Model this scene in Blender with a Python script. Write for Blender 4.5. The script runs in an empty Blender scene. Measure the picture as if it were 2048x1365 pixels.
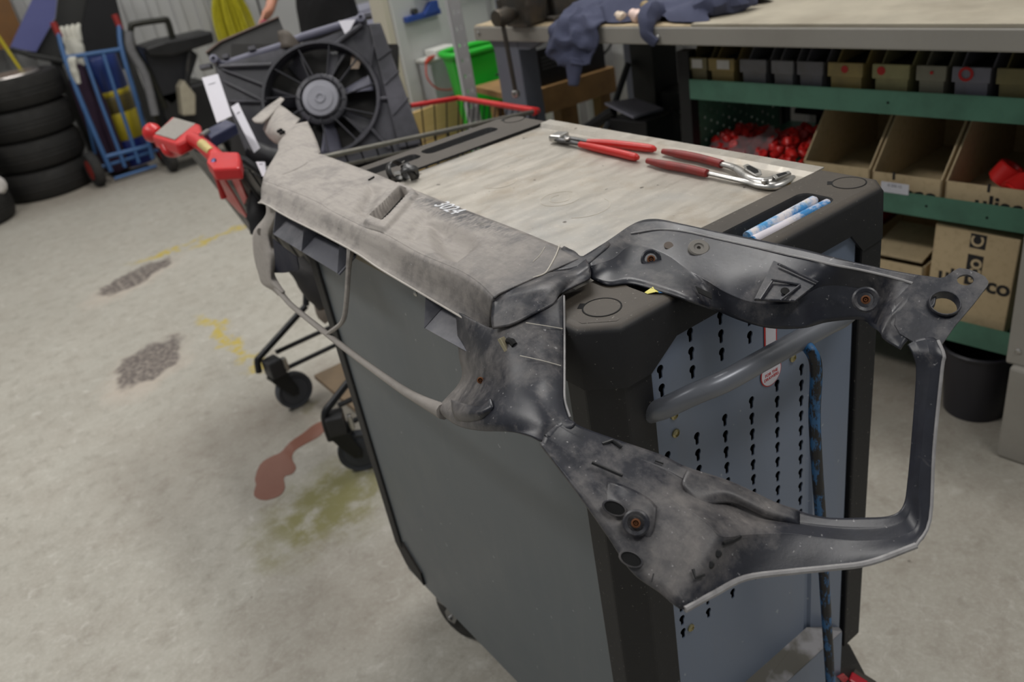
import bpy, bmesh, math, random
from mathutils import Vector, Matrix, noise
random.seed(7)
scene = bpy.context.scene
COL = scene.collection
PI = math.pi

# ------------------------------------------------------------------ camera
cam_d = bpy.data.cameras.new('camera')
cam = bpy.data.objects.new('camera', cam_d)
COL.objects.link(cam)
cam_d.sensor_width = 36.0
cam_d.lens = 1659.65 * 36.0 / 2048.0
cam_d.clip_start = 0.02
cam_d.clip_end = 100
_r = Vector((0.79323835, -0.58747007, -0.16016195))
_d = Vector((-0.40200405, -0.30769757, -0.8623891))
_f = Vector((0.45734634, 0.74846585, -0.48024285))
cam.matrix_world = Matrix(((_r.x, -_d.x, -_f.x, 0), (_r.y, -_d.y, -_f.y, 0), (_r.z, -_d.z, -_f.z, 1.43), (0, 0, 0, 1)))
cam_d.dof.use_dof = True
cam_d.dof.focus_distance = 0.92
cam_d.dof.aperture_fstop = 5.6
scene.camera = cam

# ------------------------------------------------------------------ world and lamps
world = bpy.data.worlds.new('world')
scene.world = world
world.use_nodes = True
bg = world.node_tree.nodes['Background']
bg.inputs[0].default_value = (0.93, 0.97, 1.0, 1)
bg.inputs[1].default_value = 0.19

def area(name, loc, size, power, color=(1, .975, .94), target=None):
    l = bpy.data.lights.new(name, 'AREA')
    l.shape = 'RECTANGLE'
    l.size, l.size_y = size
    l.energy = power
    l.color = color
    o = bpy.data.objects.new(name, l)
    COL.objects.link(o)
    o.location = loc
    if target is not None:
        o.rotation_euler = (Vector(target) - Vector(loc)).to_track_quat('-Z', 'Y').to_euler()
    return o
area('unseen_ceiling_lamp', (1.9, 3.2, 4.0), (0.5, 2.8), 82)
area('unseen_ceiling_lamp', (-1.3, 2.8, 4.0), (0.5, 2.8), 78)
area('unseen_ceiling_lamp', (0.9, 6.4, 4.0), (2.8, 0.5), 25)
area('unseen_ceiling_lamp', (1.8, -0.9, 4.0), (2.8, 0.5), 62)  # unseen lamp on the camera side, added to brighten near faces and right floor

scene.view_settings.view_transform = 'Standard'
scene.view_settings.look = 'None'
scene.view_settings.exposure = 0.0
scene.view_settings.gamma = 1.0
scene.view_settings.use_curve_mapping = False

# ------------------------------------------------------------------ helpers
def V(*a):
    return Vector(a[0]) if len(a) == 1 else Vector(a)

def props(o, label=None, cat=None, group=None, kind=None):
    if label: o['label'] = label
    if cat: o['category'] = cat
    if group: o['group'] = group
    if kind: o['kind'] = kind
    return o

def thing(name, label, cat, loc=(0, 0, 0), group=None, rot=None):
    o = bpy.data.objects.new(name, None)
    o.empty_display_size = 0.05
    COL.objects.link(o)
    o.location = loc
    if rot: o.rotation_euler = rot
    return props(o, label, cat, group)

def attach(o, parent):
    o.parent = parent
    m = Matrix.Identity(4)
    chain = []
    p = parent
    while p:
        chain.append(p); p = p.parent
    for q in reversed(chain):
        m = m @ q.matrix_parent_inverse @ q.matrix_basis
    o.matrix_parent_inverse = m.inverted()

def catmull(pts, n, closed=False):
    P = [Vector(p) for p in pts]
    out = []
    m = len(P)
    segs = m if closed else m - 1
    for i in range(segs):
        if closed:
            p0, p1, p2, p3 = P[(i - 1) % m], P[i], P[(i + 1) % m], P[(i + 2) % m]
        else:
            p1, p2 = P[i], P[i + 1]
            p0 = P[i - 1] if i > 0 else p1 * 2 - p2
            p3 = P[i + 2] if i + 2 < m else p2 * 2 - p1
        for k in range(n):
            t = k / n
            out.append(0.5 * ((2 * p1) + (p2 - p0) * t + (2 * p0 - 5 * p1 + 4 * p2 - p3) * t * t + (3 * p1 - p0 - 3 * p2 + p3) * t ** 3))
    if not closed: out.append(P[-1].copy())
    return out

class MB:
    def __init__(self, M=None):
        self.v = []; self.f = []; self.M = M
    def add(self, vs, fs):
        b = len(self.v)
        for p in vs:
            p = Vector(p)
            if self.M: p = self.M @ p
            self.v.append(p)
        for f in fs: self.f.append([i + b for i in f])
        return self
    def box(self, c, s, rot=None, bevel=0.0):
        x, y, z = s[0] / 2, s[1] / 2, s[2] / 2
        if bevel > 0:
            bm = bmesh.new()
            bmesh.ops.create_cube(bm, size=1)
            for v in bm.verts: v.co = Vector((v.co.x * s[0], v.co.y * s[1], v.co.z * s[2]))
            bmesh.ops.bevel(bm, geom=bm.edges[:], offset=min(bevel, min(s) * .45), segments=2, affect='EDGES', profile=.6)
            bm.verts.index_update()
            vs = [v.co.copy() for v in bm.verts]; fs = [[v.index for v in f.verts] for f in bm.faces]
            bm.free()
        else:
            vs = [V(a, b, d) for a in (-x, x) for b in (-y, y) for d in (-z, z)]
            fs = [(0, 1, 3, 2), (4, 6, 7, 5), (0, 4, 5, 1), (2, 3, 7, 6), (0, 2, 6, 4), (1, 5, 7, 3)]
        if rot is not None:
            R = rot if isinstance(rot, Matrix) else Matrix.Rotation(rot, 3, 'Z')
            vs = [R.to_3x3() @ v for v in vs]
        return self.add([v + Vector(c) for v in vs], fs)
    def bx(self, lo, hi, bevel=0.0):
        return self.box([(a + b) / 2 for a, b in zip(lo, hi)], [abs(b - a) for a, b in zip(lo, hi)], None, bevel)
    def tube(self, pts, r, seg=10, smooth=0, closed=False, flat=None):
        P = [Vector(p) for p in pts]
        rr = r if isinstance(r, (list, tuple)) else [r] * len(P)
        if smooth:
            R3 = catmull([(a, 0, 0) for a in rr], smooth, closed)
            P = catmull(P, smooth, closed)
            rr = [q.x for q in R3]
        n = len(P)
        up = None
        vs, fs = [], []
        for i in range(n):
            if closed: d = P[(i + 1) % n] - P[i - 1]
            else: d = P[min(i + 1, n - 1)] - P[max(i - 1, 0)]
            if d.length < 1e-9: d = Vector((0, 0, 1))
            d.normalize()
            if up is None:
                up = Vector((0, 0, 1)) if abs(d.z) < .9 else Vector((1, 0, 0))
            a = up - d * up.dot(d)
            if a.length < 1e-6: a = d.orthogonal()
            a.normalize(); up = a
            b = d.cross(a)
            fa = flat if flat else (1, 1)
            for k in range(seg):
                w = 2 * PI * k / seg + PI / seg
                vs.append(P[i] + (a * math.cos(w) * fa[0] + b * math.sin(w) * fa[1]) * rr[i])
        for i in range(n if closed else n - 1):
            j = (i + 1) % n
            for k in range(seg):
                l = (k + 1) % seg
                fs.append((i * seg + k, i * seg + l, j * seg + l, j * seg + k))
        if not closed:
            fs.append(list(range(seg))[::-1]); fs.append([(n - 1) * seg + k for k in range(seg)])
        return self.add(vs, fs)
    def lathe(self, prof, org=(0, 0, 0), axis=(0, 0, 1), seg=24, cap=True):
        ax = Vector(axis).normalized()
        a = ax.orthogonal().normalized(); b = ax.cross(a)
        vs, fs = [], []
        for (r, h) in prof:
            for k in range(seg):
                w = 2 * PI * k / seg
                vs.append(Vector(org) + ax * h + (a * math.cos(w) + b * math.sin(w)) * r)
        m = len(prof)
        for i in range(m - 1):
            for k in range(seg):
                l = (k + 1) % seg
                fs.append((i * seg + k, i * seg + l, (i + 1) * seg + l, (i + 1) * seg + k))
        if cap:
            fs.append(list(range(seg))[::-1]); fs.append([(m - 1) * seg + k for k in range(seg)])
        return self.add(vs, fs)
    def prism(self, poly, d):
        """polygon of 3D points extruded by vector d"""
        n = len(poly)
        P = [Vector(p) for p in poly]; Q = [p + Vector(d) for p in P]
        fs = [list(range(n))[::-1], [n + i for i in range(n)]]
        for i in range(n): fs.append((i, (i + 1) % n, n + (i + 1) % n, n + i))
        return self.add(P + Q, fs)
    def grid(self, rows, closed_u=False):
        m = len(rows[0]); vs = [p for r in rows for p in r]; fs = []
        for i in range(len(rows) - 1):
            for k in range(m if closed_u else m - 1):
                l = (k + 1) % m
                fs.append((i * m + k, i * m + l, (i + 1) * m + l, (i + 1) * m + k))
        return self.add(vs, fs)
    def loft(self, rows, nu=6, nv=6):
        """smooth surface through a table of points"""
        R = [catmull(r, nu) for r in rows]
        cols = [catmull([R[i][k] for i in range(len(R))], nv) for k in range(len(R[0]))]
        return self.grid([[cols[k][i] for k in range(len(cols))] for i in range(len(cols[0]))])
    def build(self, name, mat, parent=None, smooth=False, solid=0.0, bevel=0.0, sub=0, angle=40, off=-1.0):
        me = bpy.data.meshes.new(name)
        me.from_pydata([tuple(p) for p in self.v], [], self.f)
        me.update()
        bm = bmesh.new(); bm.from_mesh(me)
        bmesh.ops.remove_doubles(bm, verts=bm.verts[:], dist=1e-6)
        bmesh.ops.recalc_face_normals(bm, faces=bm.faces[:])
        bm.to_mesh(me); bm.free()
        me.materials.append(mat)
        o = bpy.data.objects.new(name, me)
        COL.objects.link(o)
        if parent is not None: attach(o, parent)
        if smooth:
            for p in me.polygons: p.use_smooth = True
            me.set_sharp_from_angle(angle=math.radians(angle))
        if sub:
            s = o.modifiers.new('sub', 'SUBSURF'); s.levels = sub; s.render_levels = sub
        if solid:
            s = o.modifiers.new('solid', 'SOLIDIFY'); s.thickness = solid; s.offset = off
        if bevel:
            s = o.modifiers.new('bevel', 'BEVEL'); s.width = bevel; s.segments = 2; s.limit_method = 'ANGLE'; s.angle_limit = math.radians(35)
        return o

def frame(o, x, y):
    """matrix with origin o, x axis along x, y axis in the plane of y"""
    x = Vector(x).normalized(); y = Vector(y); y = (y - x * y.dot(x)).normalized(); z = x.cross(y)
    m = Matrix((x, y, z)).transposed().to_4x4(); m.translation = Vector(o)
    return m

def plate(name, outer, holes, th, M, mat, parent=None, bevel=0.0):
    """flat plate with holes: 2D outlines in the frame M, thickness th downwards"""
    cu = bpy.data.curves.new(name, 'CURVE')
    cu.dimensions = '2D'; cu.fill_mode = 'BOTH'; cu.extrude = th / 2
    for poly in [outer] + list(holes):
        sp = cu.splines.new('POLY'); sp.points.add(len(poly) - 1)
        for i, p in enumerate(poly): sp.points[i].co = (p[0], p[1], 0, 1)
        sp.use_cyclic_u = True
    tmp = bpy.data.objects.new('tmp', cu); COL.objects.link(tmp)
    bpy.context.view_layer.update()
    me = bpy.data.meshes.new_from_object(tmp)
    bpy.data.objects.remove(tmp); bpy.data.curves.remove(cu)
    me.transform(M @ Matrix.Translation((0, 0, -th / 2)))
    me.name = name
    me.materials.clear(); me.materials.append(mat)
    o = bpy.data.objects.new(name, me); COL.objects.link(o)
    if parent is not None: attach(o, parent)
    return o

def letters(name, text, size, M, mat, parent=None, ext=0.0004, shear=0.0, space=1.0, bold=0.0):
    cu = bpy.data.curves.new(name, 'FONT')
    cu.body = text; cu.size = size; cu.extrude = ext; cu.shear = shear; cu.space_character = space
    cu.offset = bold
    cu.align_x = 'CENTER'; cu.align_y = 'CENTER'; cu.resolution_u = 3
    tmp = bpy.data.objects.new('tmp', cu); COL.objects.link(tmp)
    bpy.context.view_layer.update()
    me = bpy.data.meshes.new_from_object(tmp)
    bpy.data.objects.remove(tmp); bpy.data.curves.remove(cu)
    me.transform(M); me.materials.clear(); me.materials.append(mat)
    o = bpy.data.objects.new(name, me); COL.objects.link(o)
    if parent is not None: attach(o, parent)
    return o

def copy_tree(o, parent=None, dup_of=None):
    c = o.copy(); COL.objects.link(c)
    if parent is not None: c.parent = parent
    for ch in list(o.children): copy_tree(ch, c)
    return c

# ------------------------------------------------------------------ materials
class NT:
    def __init__(self, name):
        self.m = bpy.data.materials.new(name); self.m.use_nodes = True
        self.t = self.m.node_tree; self.n = self.t.nodes; self.l = self.t.links
        self.b = self.n['Principled BSDF']
        self.tc = self.n.new('ShaderNodeTexCoord')
    def noise(self, scale, detail=4, rough=.55, dist=0.0, vec=None, coord='Object'):
        q = self.n.new('ShaderNodeTexNoise'); q.inputs['Scale'].default_value = scale
        q.inputs['Detail'].default_value = detail; q.inputs['Roughness'].default_value = rough
        q.inputs['Distortion'].default_value = dist
        self.l.new(vec if vec is not None else self.tc.outputs[coord], q.inputs['Vector'])
        return q.outputs['Fac']
    def mapped(self, scale=(1, 1, 1), rot=(0, 0, 0), loc=(0, 0, 0), coord='Object'):
        q = self.n.new('ShaderNodeMapping'); q.inputs['Scale'].default_value = scale
        q.inputs['Rotation'].default_value = rot; q.inputs['Location'].default_value = loc
        self.l.new(self.tc.outputs[coord], q.inputs['Vector'])
        return q.outputs[0]
    def ramp(self, fac, lo, hi, a=0.0, b=1.0):
        q = self.n.new('ShaderNodeMapRange'); q.inputs[1].default_value = lo; q.inputs[2].default_value = hi
        q.inputs[3].default_value = a; q.inputs[4].default_value = b
        self.l.new(fac, q.inputs[0]); return q.outputs[0]
    def math(self, op, a, b=None):
        q = self.n.new('ShaderNodeMath'); q.operation = op
        for i, x in enumerate((a, b)):
            if x is None: continue
            if isinstance(x, (int, float)): q.inputs[i].default_value = x
            else: self.l.new(x, q.inputs[i])
        return q.outputs[0]
    def mix(self, fac, a, b):
        q = self.n.new('ShaderNodeMix'); q.data_type = 'RGBA'
        if isinstance(fac, (int, float)): q.inputs[0].default_value = fac
        else: self.l.new(fac, q.inputs[0])
        for i, x in ((6, a), (7, b)):
            if isinstance(x, tuple): q.inputs[i].default_value = (*x[:3], 1)
            else: self.l.new(x, q.inputs[i])
        return q.outputs[2]
    def sep(self, vec=None):
        q = self.n.new('ShaderNodeSeparateXYZ'); self.l.new(vec if vec is not None else self.tc.outputs['Object'], q.inputs[0])
        return q.outputs
    def out(self, color=None, rough=None, metal=None, bump=None, bstr=.2, bdist=.002):
        for k, x in (('Base Color', color), ('Roughness', rough), ('Metallic', metal)):
            if x is None: continue
            if isinstance(x, tuple): self.b.inputs[k].default_value = (*x[:3], 1)
            elif isinstance(x, (int, float)): self.b.inputs[k].default_value = x
            else: self.l.new(x, self.b.inputs[k])
        if bump is not None:
            q = self.n.new('ShaderNodeBump'); q.inputs['Strength'].default_value = bstr; q.inputs['Distance'].default_value = bdist
            self.l.new(bump, q.inputs['Height']); self.l.new(q.outputs[0], self.b.inputs['Normal'])
        return self.m

def lin(r, g, b):
    f = lambda c: (c / 255 / 12.92) if c / 255 <= .04045 else ((c / 255 + .055) / 1.055) ** 2.4
    return (f(r), f(g), f(b))

def plain(name, c, rough=.5, metal=0.0, var=.12, scale=30, dirt=None, dscale=6, damt=.5):
    """paint or plastic with slight colour variation, optional grime"""
    t = NT(name)
    n = t.noise(scale, 3)
    c2 = tuple(max(0, x * (1 - var * 2)) for x in c); c3 = tuple(min(1, x * (1 + var)) for x in c)
    col = t.mix(n, c2, c3)
    if dirt:
        d = t.noise(dscale, 6, .65)
        col = t.mix(t.ramp(d, .45, .75, 0, damt), col, dirt)
    return t.out(col, t.ramp(n, .3, .7, rough * .85, min(1, rough * 1.15)), metal)

# ------------------------------------------------------------------ setting: floor and walls
TH = math.radians(5.5)
BR = Matrix.Rotation(TH, 4, 'Z')       # bench direction

def floor_material():
    t = NT('concrete')
    big = t.noise(1.3, 6, .6); mid = t.noise(7, 6, .65); fine = t.noise(90, 4, .7); speck = t.noise(38, 2, .5)
    c = t.mix(big, lin(158, 154, 143), lin(192, 188, 177))
    c = t.mix(t.ramp(mid, .42, .72, 0, .4), c, lin(146, 136, 124))
    c = t.mix(t.ramp(fine, .45, .75, 0, .35), c, lin(210, 208, 200))
    c = t.mix(t.ramp(t.noise(18, 7, .72, .3), .50, .66, 0, .38), c, lin(132, 124, 112))
    c = t.mix(t.ramp(t.noise(24, 7, .7, .8), .56, .7, 0, .45), c, lin(214, 212, 204))
    c = t.mix(t.ramp(speck, .76, .8, 0, .85), c, lin(95, 88, 80))
    warp = t.n.new('ShaderNodeTexNoise'); warp.inputs['Scale'].default_value = 9; warp.inputs['Detail'].default_value = 5
    t.l.new(t.tc.outputs['Object'], warp.inputs['Vector'])
    wv = t.n.new('ShaderNodeVectorMath'); wv.operation = 'MULTIPLY_ADD'
    wv.inputs[1].default_value = (.22, .22, 0); wv.inputs[2].default_value = (-.11, -.11, 0)
    t.l.new(warp.outputs['Color'], wv.inputs[0])
    ad = t.n.new('ShaderNodeVectorMath'); ad.operation = 'ADD'
    t.l.new(t.tc.outputs['Object'], ad.inputs[0]); t.l.new(wv.outputs[0], ad.inputs[1])
    def blob(cx, cy, rx, ry, ang=0.0, soft=.25):
        m = t.n.new('ShaderNodeMapping'); m.vector_type = 'TEXTURE'
        m.inputs['Location'].default_value = (cx, cy, 0); m.inputs['Rotation'].default_value = (0, 0, ang)
        m.inputs['Scale'].default_value = (rx, ry, 1)
        t.l.new(ad.outputs[0], m.inputs[0])
        s = t.n.new('ShaderNodeVectorMath'); s.operation = 'LENGTH'; t.l.new(m.outputs[0], s.inputs[0])
        return t.ramp(s.outputs['Value'], 1.0 + soft, 1.0 - soft)
    # worn patches where the coating has flaked away
    for (cx, cy, rx, ry, a) in PATCHES:
        edge = blob(cx - .03, cy - .05, rx * 1.15, ry * 1.1, a, .35)
        c = t.mix(t.math('MULTIPLY', edge, .6), c, lin(196, 182, 168))
        c = t.mix(t.math('MULTIPLY', blob(cx, cy, rx, ry, a, .12), t.ramp(t.noise(45, 5, .7), .35, .55, .35, 1.0)), c, lin(100, 92, 88))
    for (cx, cy, rx, ry, a) in YELLOW:
        c = t.mix(t.math('MULTIPLY', blob(cx, cy, rx, ry, a, .3), t.ramp(t.noise(30, 4, .7), .4, .52, 0, .85)), c, lin(190, 168, 60))
    for (cx, cy, rx, ry, a, s) in GREEN:
        c = t.mix(t.math('MULTIPLY', blob(cx, cy, rx, ry, a, .5), t.ramp(t.noise(14, 6, .7), .36, .55, .1, s)), c, lin(132, 128, 82))
    for (cx, cy, rx, ry, a, s) in BROWN:
        c = t.mix(t.math('MULTIPLY', blob(cx, cy, rx, ry, a, .6), s), c, lin(120, 108, 96))
    return t.out(c, t.ramp(mid, .3, .7, .42, .75), 0, fine, .25, .002)
PATCHES = [(0.5505906516795938, 4.362863910694797, .22, .10, .5), (0.3376351229474871, 3.31007308033453, .19, .12, .9)]
YELLOW = [(0.6302665124376625, 3.3728980906459634, .03, .17, .05), (0.6255374686095423, 3.109838847402931, .035, .14, .0), (0.6283367272154522, 2.8776481809792025, .05, .09, 0), (0.7818372141476895, 4.586416091247101, .18, .03, .1), (1.0421717977580216, 4.5205169094041935, .2, .03, .1)]
GREEN = [(0.4440136334102981, 1.8999057169526878, .17, .13, .3, .95), (0.5671880141052204, 1.956836110437663, .14, .1, .3, .7), (0.36277609538170225, 1.813612837532261, .03, .05, .3, .9), (0.645084294183912, 2.4509298597363327, .04, .05, .3, .9)]
BROWN = [(0.1897082886911932, 2.4466272600527788, .2, .3, .3, .25), (0.6465316884858793, 2.505641279565495, .3, .18, 0, .45), (0.3528566312176372, 1.5282626730224658, .3, .2, .3, .3), (1.5659339297515746, 0.743692046428507, .5, .3, .3, .25), (1.927424505742598, 1.124044819514185, .25, .25, .3, .5), (.9, 6.6, 1.0, .35, 0, .5)]
M_FLOOR = floor_material()
o = MB().bx((-5, -3, -.1), (7, 8.2, 0)).build('floor', M_FLOOR); props(o, 'grey stained concrete workshop floor', kind='structure')

def sheet_material(name, c):
    t = NT(name)
    n = t.noise(3, 5, .6)
    return t.out(t.mix(n, tuple(x * .85 for x in c), c), .45)
M_WALL = sheet_material('white_wall_sheet', lin(196, 196, 194))
def corrugated(mb, x0, x1, z0, z1, pitch, depth):
    """sheet in the local xz plane, ribs towards -y"""
    prof = []
    x = x0
    while x < x1:
        for dx, dy in ((0, 0), (.50, 0), (.58, -1), (.92, -1)): prof.append((x + dx * pitch, dy * depth))
        x += pitch
    mb.grid([[V(a, b, z) for a, b in prof] for z in (z0, z1)])
    return mb
o = corrugated(MB(Matrix.Translation((0, 7.75, 0))), -4.9, 2.35, 0, 4.2, .19, .035).build('wall_back', M_WALL)
props(o, 'white ribbed sheet-metal wall behind the tyres', kind='structure')
o = MB().bx((2.35, 7.70, 0), (6.8, 7.78, 4.2)).build('wall_far', plain('smooth_wall', lin(190, 191, 188), .5, 0, .05, 2))
props(o, 'smooth light grey far wall', kind='structure')
o = corrugated(MB(BR @ Matrix.Translation((2.72, 0, 0)) @ Matrix.Rotation(-PI / 2, 4, 'Z')), -3.3, 2.6, 0, 4.2, .19, .035).build('wall_right', M_WALL)
props(o, 'white ribbed sheet-metal wall behind the workbench', kind='structure')

# ------------------------------------------------------------------ tool trolley
def circ(cx, cy, r, n=16, r2=None, a=0):
    r2 = r2 or r
    return [(cx + r * math.cos(2 * PI * k / n) * math.cos(a) - r2 * math.sin(2 * PI * k / n) * math.sin(a), cy + r * math.cos(2 * PI * k / n) * math.sin(a) + r2 * math.sin(2 * PI * k / n) * math.cos(a)) for k in range(n)]

def black_plastic():
    t = NT('trolley_black_plastic')
    n = t.noise(60, 4, .6); d = t.noise(7, 6, .7); w = t.noise(240, 2, .5)
    nz = t.n.new('ShaderNodeNewGeometry'); s = t.sep(nz.outputs['Normal'])
    dust = t.math('MULTIPLY', t.ramp(s[2], .6, .95), t.ramp(d, .25, .7, .55, 1.0))   # settled workshop dust on the flat top
    c = t.mix(n, lin(16, 16, 18), lin(26, 26, 29))
    c = t.mix(t.math('MULTIPLY', dust, .5), c, lin(104, 94, 82))
    c = t.mix(t.ramp(w, .70, .76, 0, .35), c, lin(170, 165, 155))
    return t.out(c, .58, 0, w, .12, .001)
M_BLACK = black_plastic()
def grey_paint(name, a, b):
    t = NT(name)
    n = t.noise(4, 5, .6); sp = t.noise(75, 2, .4); st = t.noise(3, 6, .7, .5, t.mapped((8, 8, 1)))
    c = t.mix(n, a, b)
    c = t.mix(t.ramp(st, .52, .8, 0, .25), c, lin(120, 122, 124))
    c = t.mix(t.ramp(sp, .745, .775, 0, .5), c, lin(180, 185, 190))
    return t.out(c, t.ramp(n, .3, .7, .3, .45), .15)
M_GREY = grey_paint('trolley_grey_paint', lin(92, 99, 104), lin(104, 111, 116))
M_BLUEGREY = grey_paint('trolley_blue_grey_paint', lin(108, 119, 138), lin(120, 131, 150))
def alu():
    t = NT('scuffed_aluminium')
    st = t.noise(6, 6, .6, 0, t.mapped((2, 7, 1), (0, 0, .12))); n = t.noise(9, 6, .7); n2 = t.noise(3.2, 5, .65); sp = t.noise(70, 2, .4); fi = t.noise(160, 3, .6)
    c = t.mix(t.ramp(st, .35, .65), lin(172, 166, 156), lin(184, 178, 168))
    c = t.mix(t.ramp(n, .52, .74, 0, .55), c, lin(150, 130, 104))
    c = t.mix(t.ramp(n2, .50, .68, 0, .5), c, lin(146, 150, 154))
    c = t.mix(t.ramp(fi, .55, .75, 0, .3), c, lin(206, 200, 190))
    c = t.mix(t.ramp(sp, .74, .78, 0, .85), c, lin(58, 48, 40))
    return t.out(c, t.ramp(st, .3, .7, .34, .5), .5, fi, .04, .001)
M_ALU = alu()
M_STEEL = plain('bright_steel', lin(190, 188, 184), .3, .9, .15, 40)
M_DARKSTEEL = plain('dark_steel', lin(92, 92, 92), .4, .8, .2, 40)
M_RUBBER = plain('black_rubber', lin(34, 34, 34), .8, 0, .15, 25, lin(80, 76, 70), 12, .5)
M_DARK = plain('dark_gap', lin(6, 6, 7), .95)  # near-black; on holes, slots and openings it paints in their shade

TX0, TX1, TY0, TY1, TZ = .456, .979, .583, 1.441, 1.01
tr = thing('tool_trolley', 'grey and black workshop tool trolley with scuffed aluminium top', 'trolley', (.717, 1.012, 0))
CH = .033
# body panels
MB().bx((.464, .640, .125), (.486, 1.38, .962)).build('side_panel', M_GREY, tr)
MB().bx((.95, .64, .125), (.962, 1.38, .962)).build('back_panel', M_GREY, tr)
MB().bx((.52, 1.40, .125), (.91, 1.418, .962)).build('end_panel', M_BLUEGREY, tr)
MB().bx((.47, .62, .118), (.955, 1.40, .132)).build('floor_panel', M_DARK, tr)
# perforated end panel with keyhole slots
holes = []
def keyhole(x, z):
    p = [(x + .0052 * math.cos(a), z + .0052 * math.sin(a)) for a in [math.radians(q) for q in range(-55, 236, 29)]]
    return p + [(x - .0028, z - .012), (x - .001, z - .0135), (x + .001, z - .0135), (x + .0028, z - .012)]
for ci in range(6):
    x = .544 + .0503 * ci
    for zt in [.955, .930, .905] + [.809 - .0252 * k for k in range(13)]:
        if zt > .94 and ci not in (1, 2, 3): continue
        holes.append(keyhole(x, zt))
Mf = frame((0, .5885, 0), (1, 0, 0), (0, 0, 1))
plate('perforated_panel', [(.515, .13), (.806, .13), (.806, .965), (.515, .965)], holes, .0016, Mf, M_BLUEGREY, tr)
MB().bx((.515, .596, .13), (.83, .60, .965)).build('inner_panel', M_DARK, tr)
m = MB(); m.prism([(.806, .5885, .13), (.814, .594, .13), (.822, .594, .13), (.826, .5895, .13), (.906, .5895, .13), (.906, .602, .13), (.806, .602, .13)], (0, 0, .835)); m.build('folded_panel_edge', M_BLUEGREY, tr)
MB().bx((.906, .596, .13), (.918, .61, .965)).build('door_gap_strip', plain('dark_blue_grey', lin(62, 68, 80), .5), tr)
# corner posts
def post(poly, z0, z1, cut=0.0):
    m = MB()
    n = len(poly)
    vs = [(x, y, z0) for x, y in poly] + [(x, y, z1) for x, y in poly]
    fs = [list(range(n))[::-1], [n + i for i in range(n)]] + [(i, (i + 1) % n, n + (i + 1) % n, n + i) for i in range(n)]
    m.add(vs, fs)
    return m.build('corner_post', M_BLACK, tr, bevel=.003)
post([(.461, .654), (.459, .618), (.489, .588), (.530, .586), (.530, .60), (.50, .606), (.478, .628), (.478, .654)], .125, .945)
post([(.918, .586), (.962, .586), (.972, .60), (.972, .66), (.955, .66), (.955, .602), (.918, .602)], .165, .945)
post([(.459, 1.368), (.459, 1.40), (.49, 1.432), (.53, 1.434), (.53, 1.415), (.50, 1.412), (.476, 1.39), (.476, 1.368)], .20, .945)
post([(.918, 1.434), (.955, 1.432), (.974, 1.41), (.974, 1.35), (.958, 1.35), (.956, 1.41), (.918, 1.418)], .165, .945)
m = MB(); m.prism([(.459, 1.36, .20), (.459, 1.40, .20), (.459, 1.37, .15), (.459, 1.30, .135), (.459, 1.30, .17), (.459, 1.36, .22)], (.02, 0, 0)); m.build('foot_guard', M_BLACK, tr)
# skirt of the rim, lobes hang down at the corners
sk = []
def skirt_pts():
    lo, mid = .935, .964
    P = []
    def side(a, b, inset, horizontal):
        pass
    # walk round counter-clockwise: near side (y0) left to right, right side, far side, left side
    P += [(TX0 + CH, TY0, lo), (.526, TY0, lo), (.568, TY0, mid), (.888, TY0, mid), (.915, TY0, lo - .002), (TX1 - CH + .012, TY0, lo)]
    P += [(TX1, TY0 + CH - .012, lo), (TX1, .66, lo), (TX1, .70, mid), (TX1, 1.32, mid), (TX1, 1.36, lo), (TX1, TY1 - CH, lo)]
    P += [(TX1 - CH, TY1, lo), (.915, TY1, lo), (.888, TY1, mid), (.568, TY1, mid), (.526, TY1, lo), (TX0 + CH, TY1, lo)]
    P += [(TX0, TY1 - CH, lo), (TX0, 1.37, lo), (TX0, 1.33, mid), (TX0, .69, mid), (TX0, .655, lo), (TX0, TY0 + CH, lo)]
    return P
P = skirt_pts()
cx, cy = (TX0 + TX1) / 2, (TY0 + TY1) / 2
def inset(p, d):
    return (p[0] + (d if p[0] < cx else -d) * (1 if abs(p[0] - cx) > .2 else 0), p[1] + (d if p[1] < cy else -d) * (1 if abs(p[1] - cy) > .38 else 0))
m = MB()
rows = []
for kind in range(6):
    r = []
    for p in P:
        if kind == 0: q = inset(p, .012); r.append(V(q[0], q[1], p[2] + .004))
        elif kind == 1: r.append(V(p[0], p[1], p[2]))
        elif kind == 2: r.append(V(*[a + (b - a) * .12 for a, b in zip(p[:2], inset(p, .012))], TZ - .008))
        elif kind == 3: r.append(V(*[a + (b - a) * .3 for a, b in zip(p[:2], inset(p, .012))], TZ - .003))
        elif kind == 4: r.append(V(*[a + (b - a) * .7 for a, b in zip(p[:2], inset(p, .012))], TZ - .0006))
        else: q = inset(p, .015); r.append(V(q[0], q[1], TZ))
    rows.append(r)
m.grid(rows, closed_u=True)
m.build('rim_skirt', M_BLACK, tr, smooth=True, angle=50)
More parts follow.
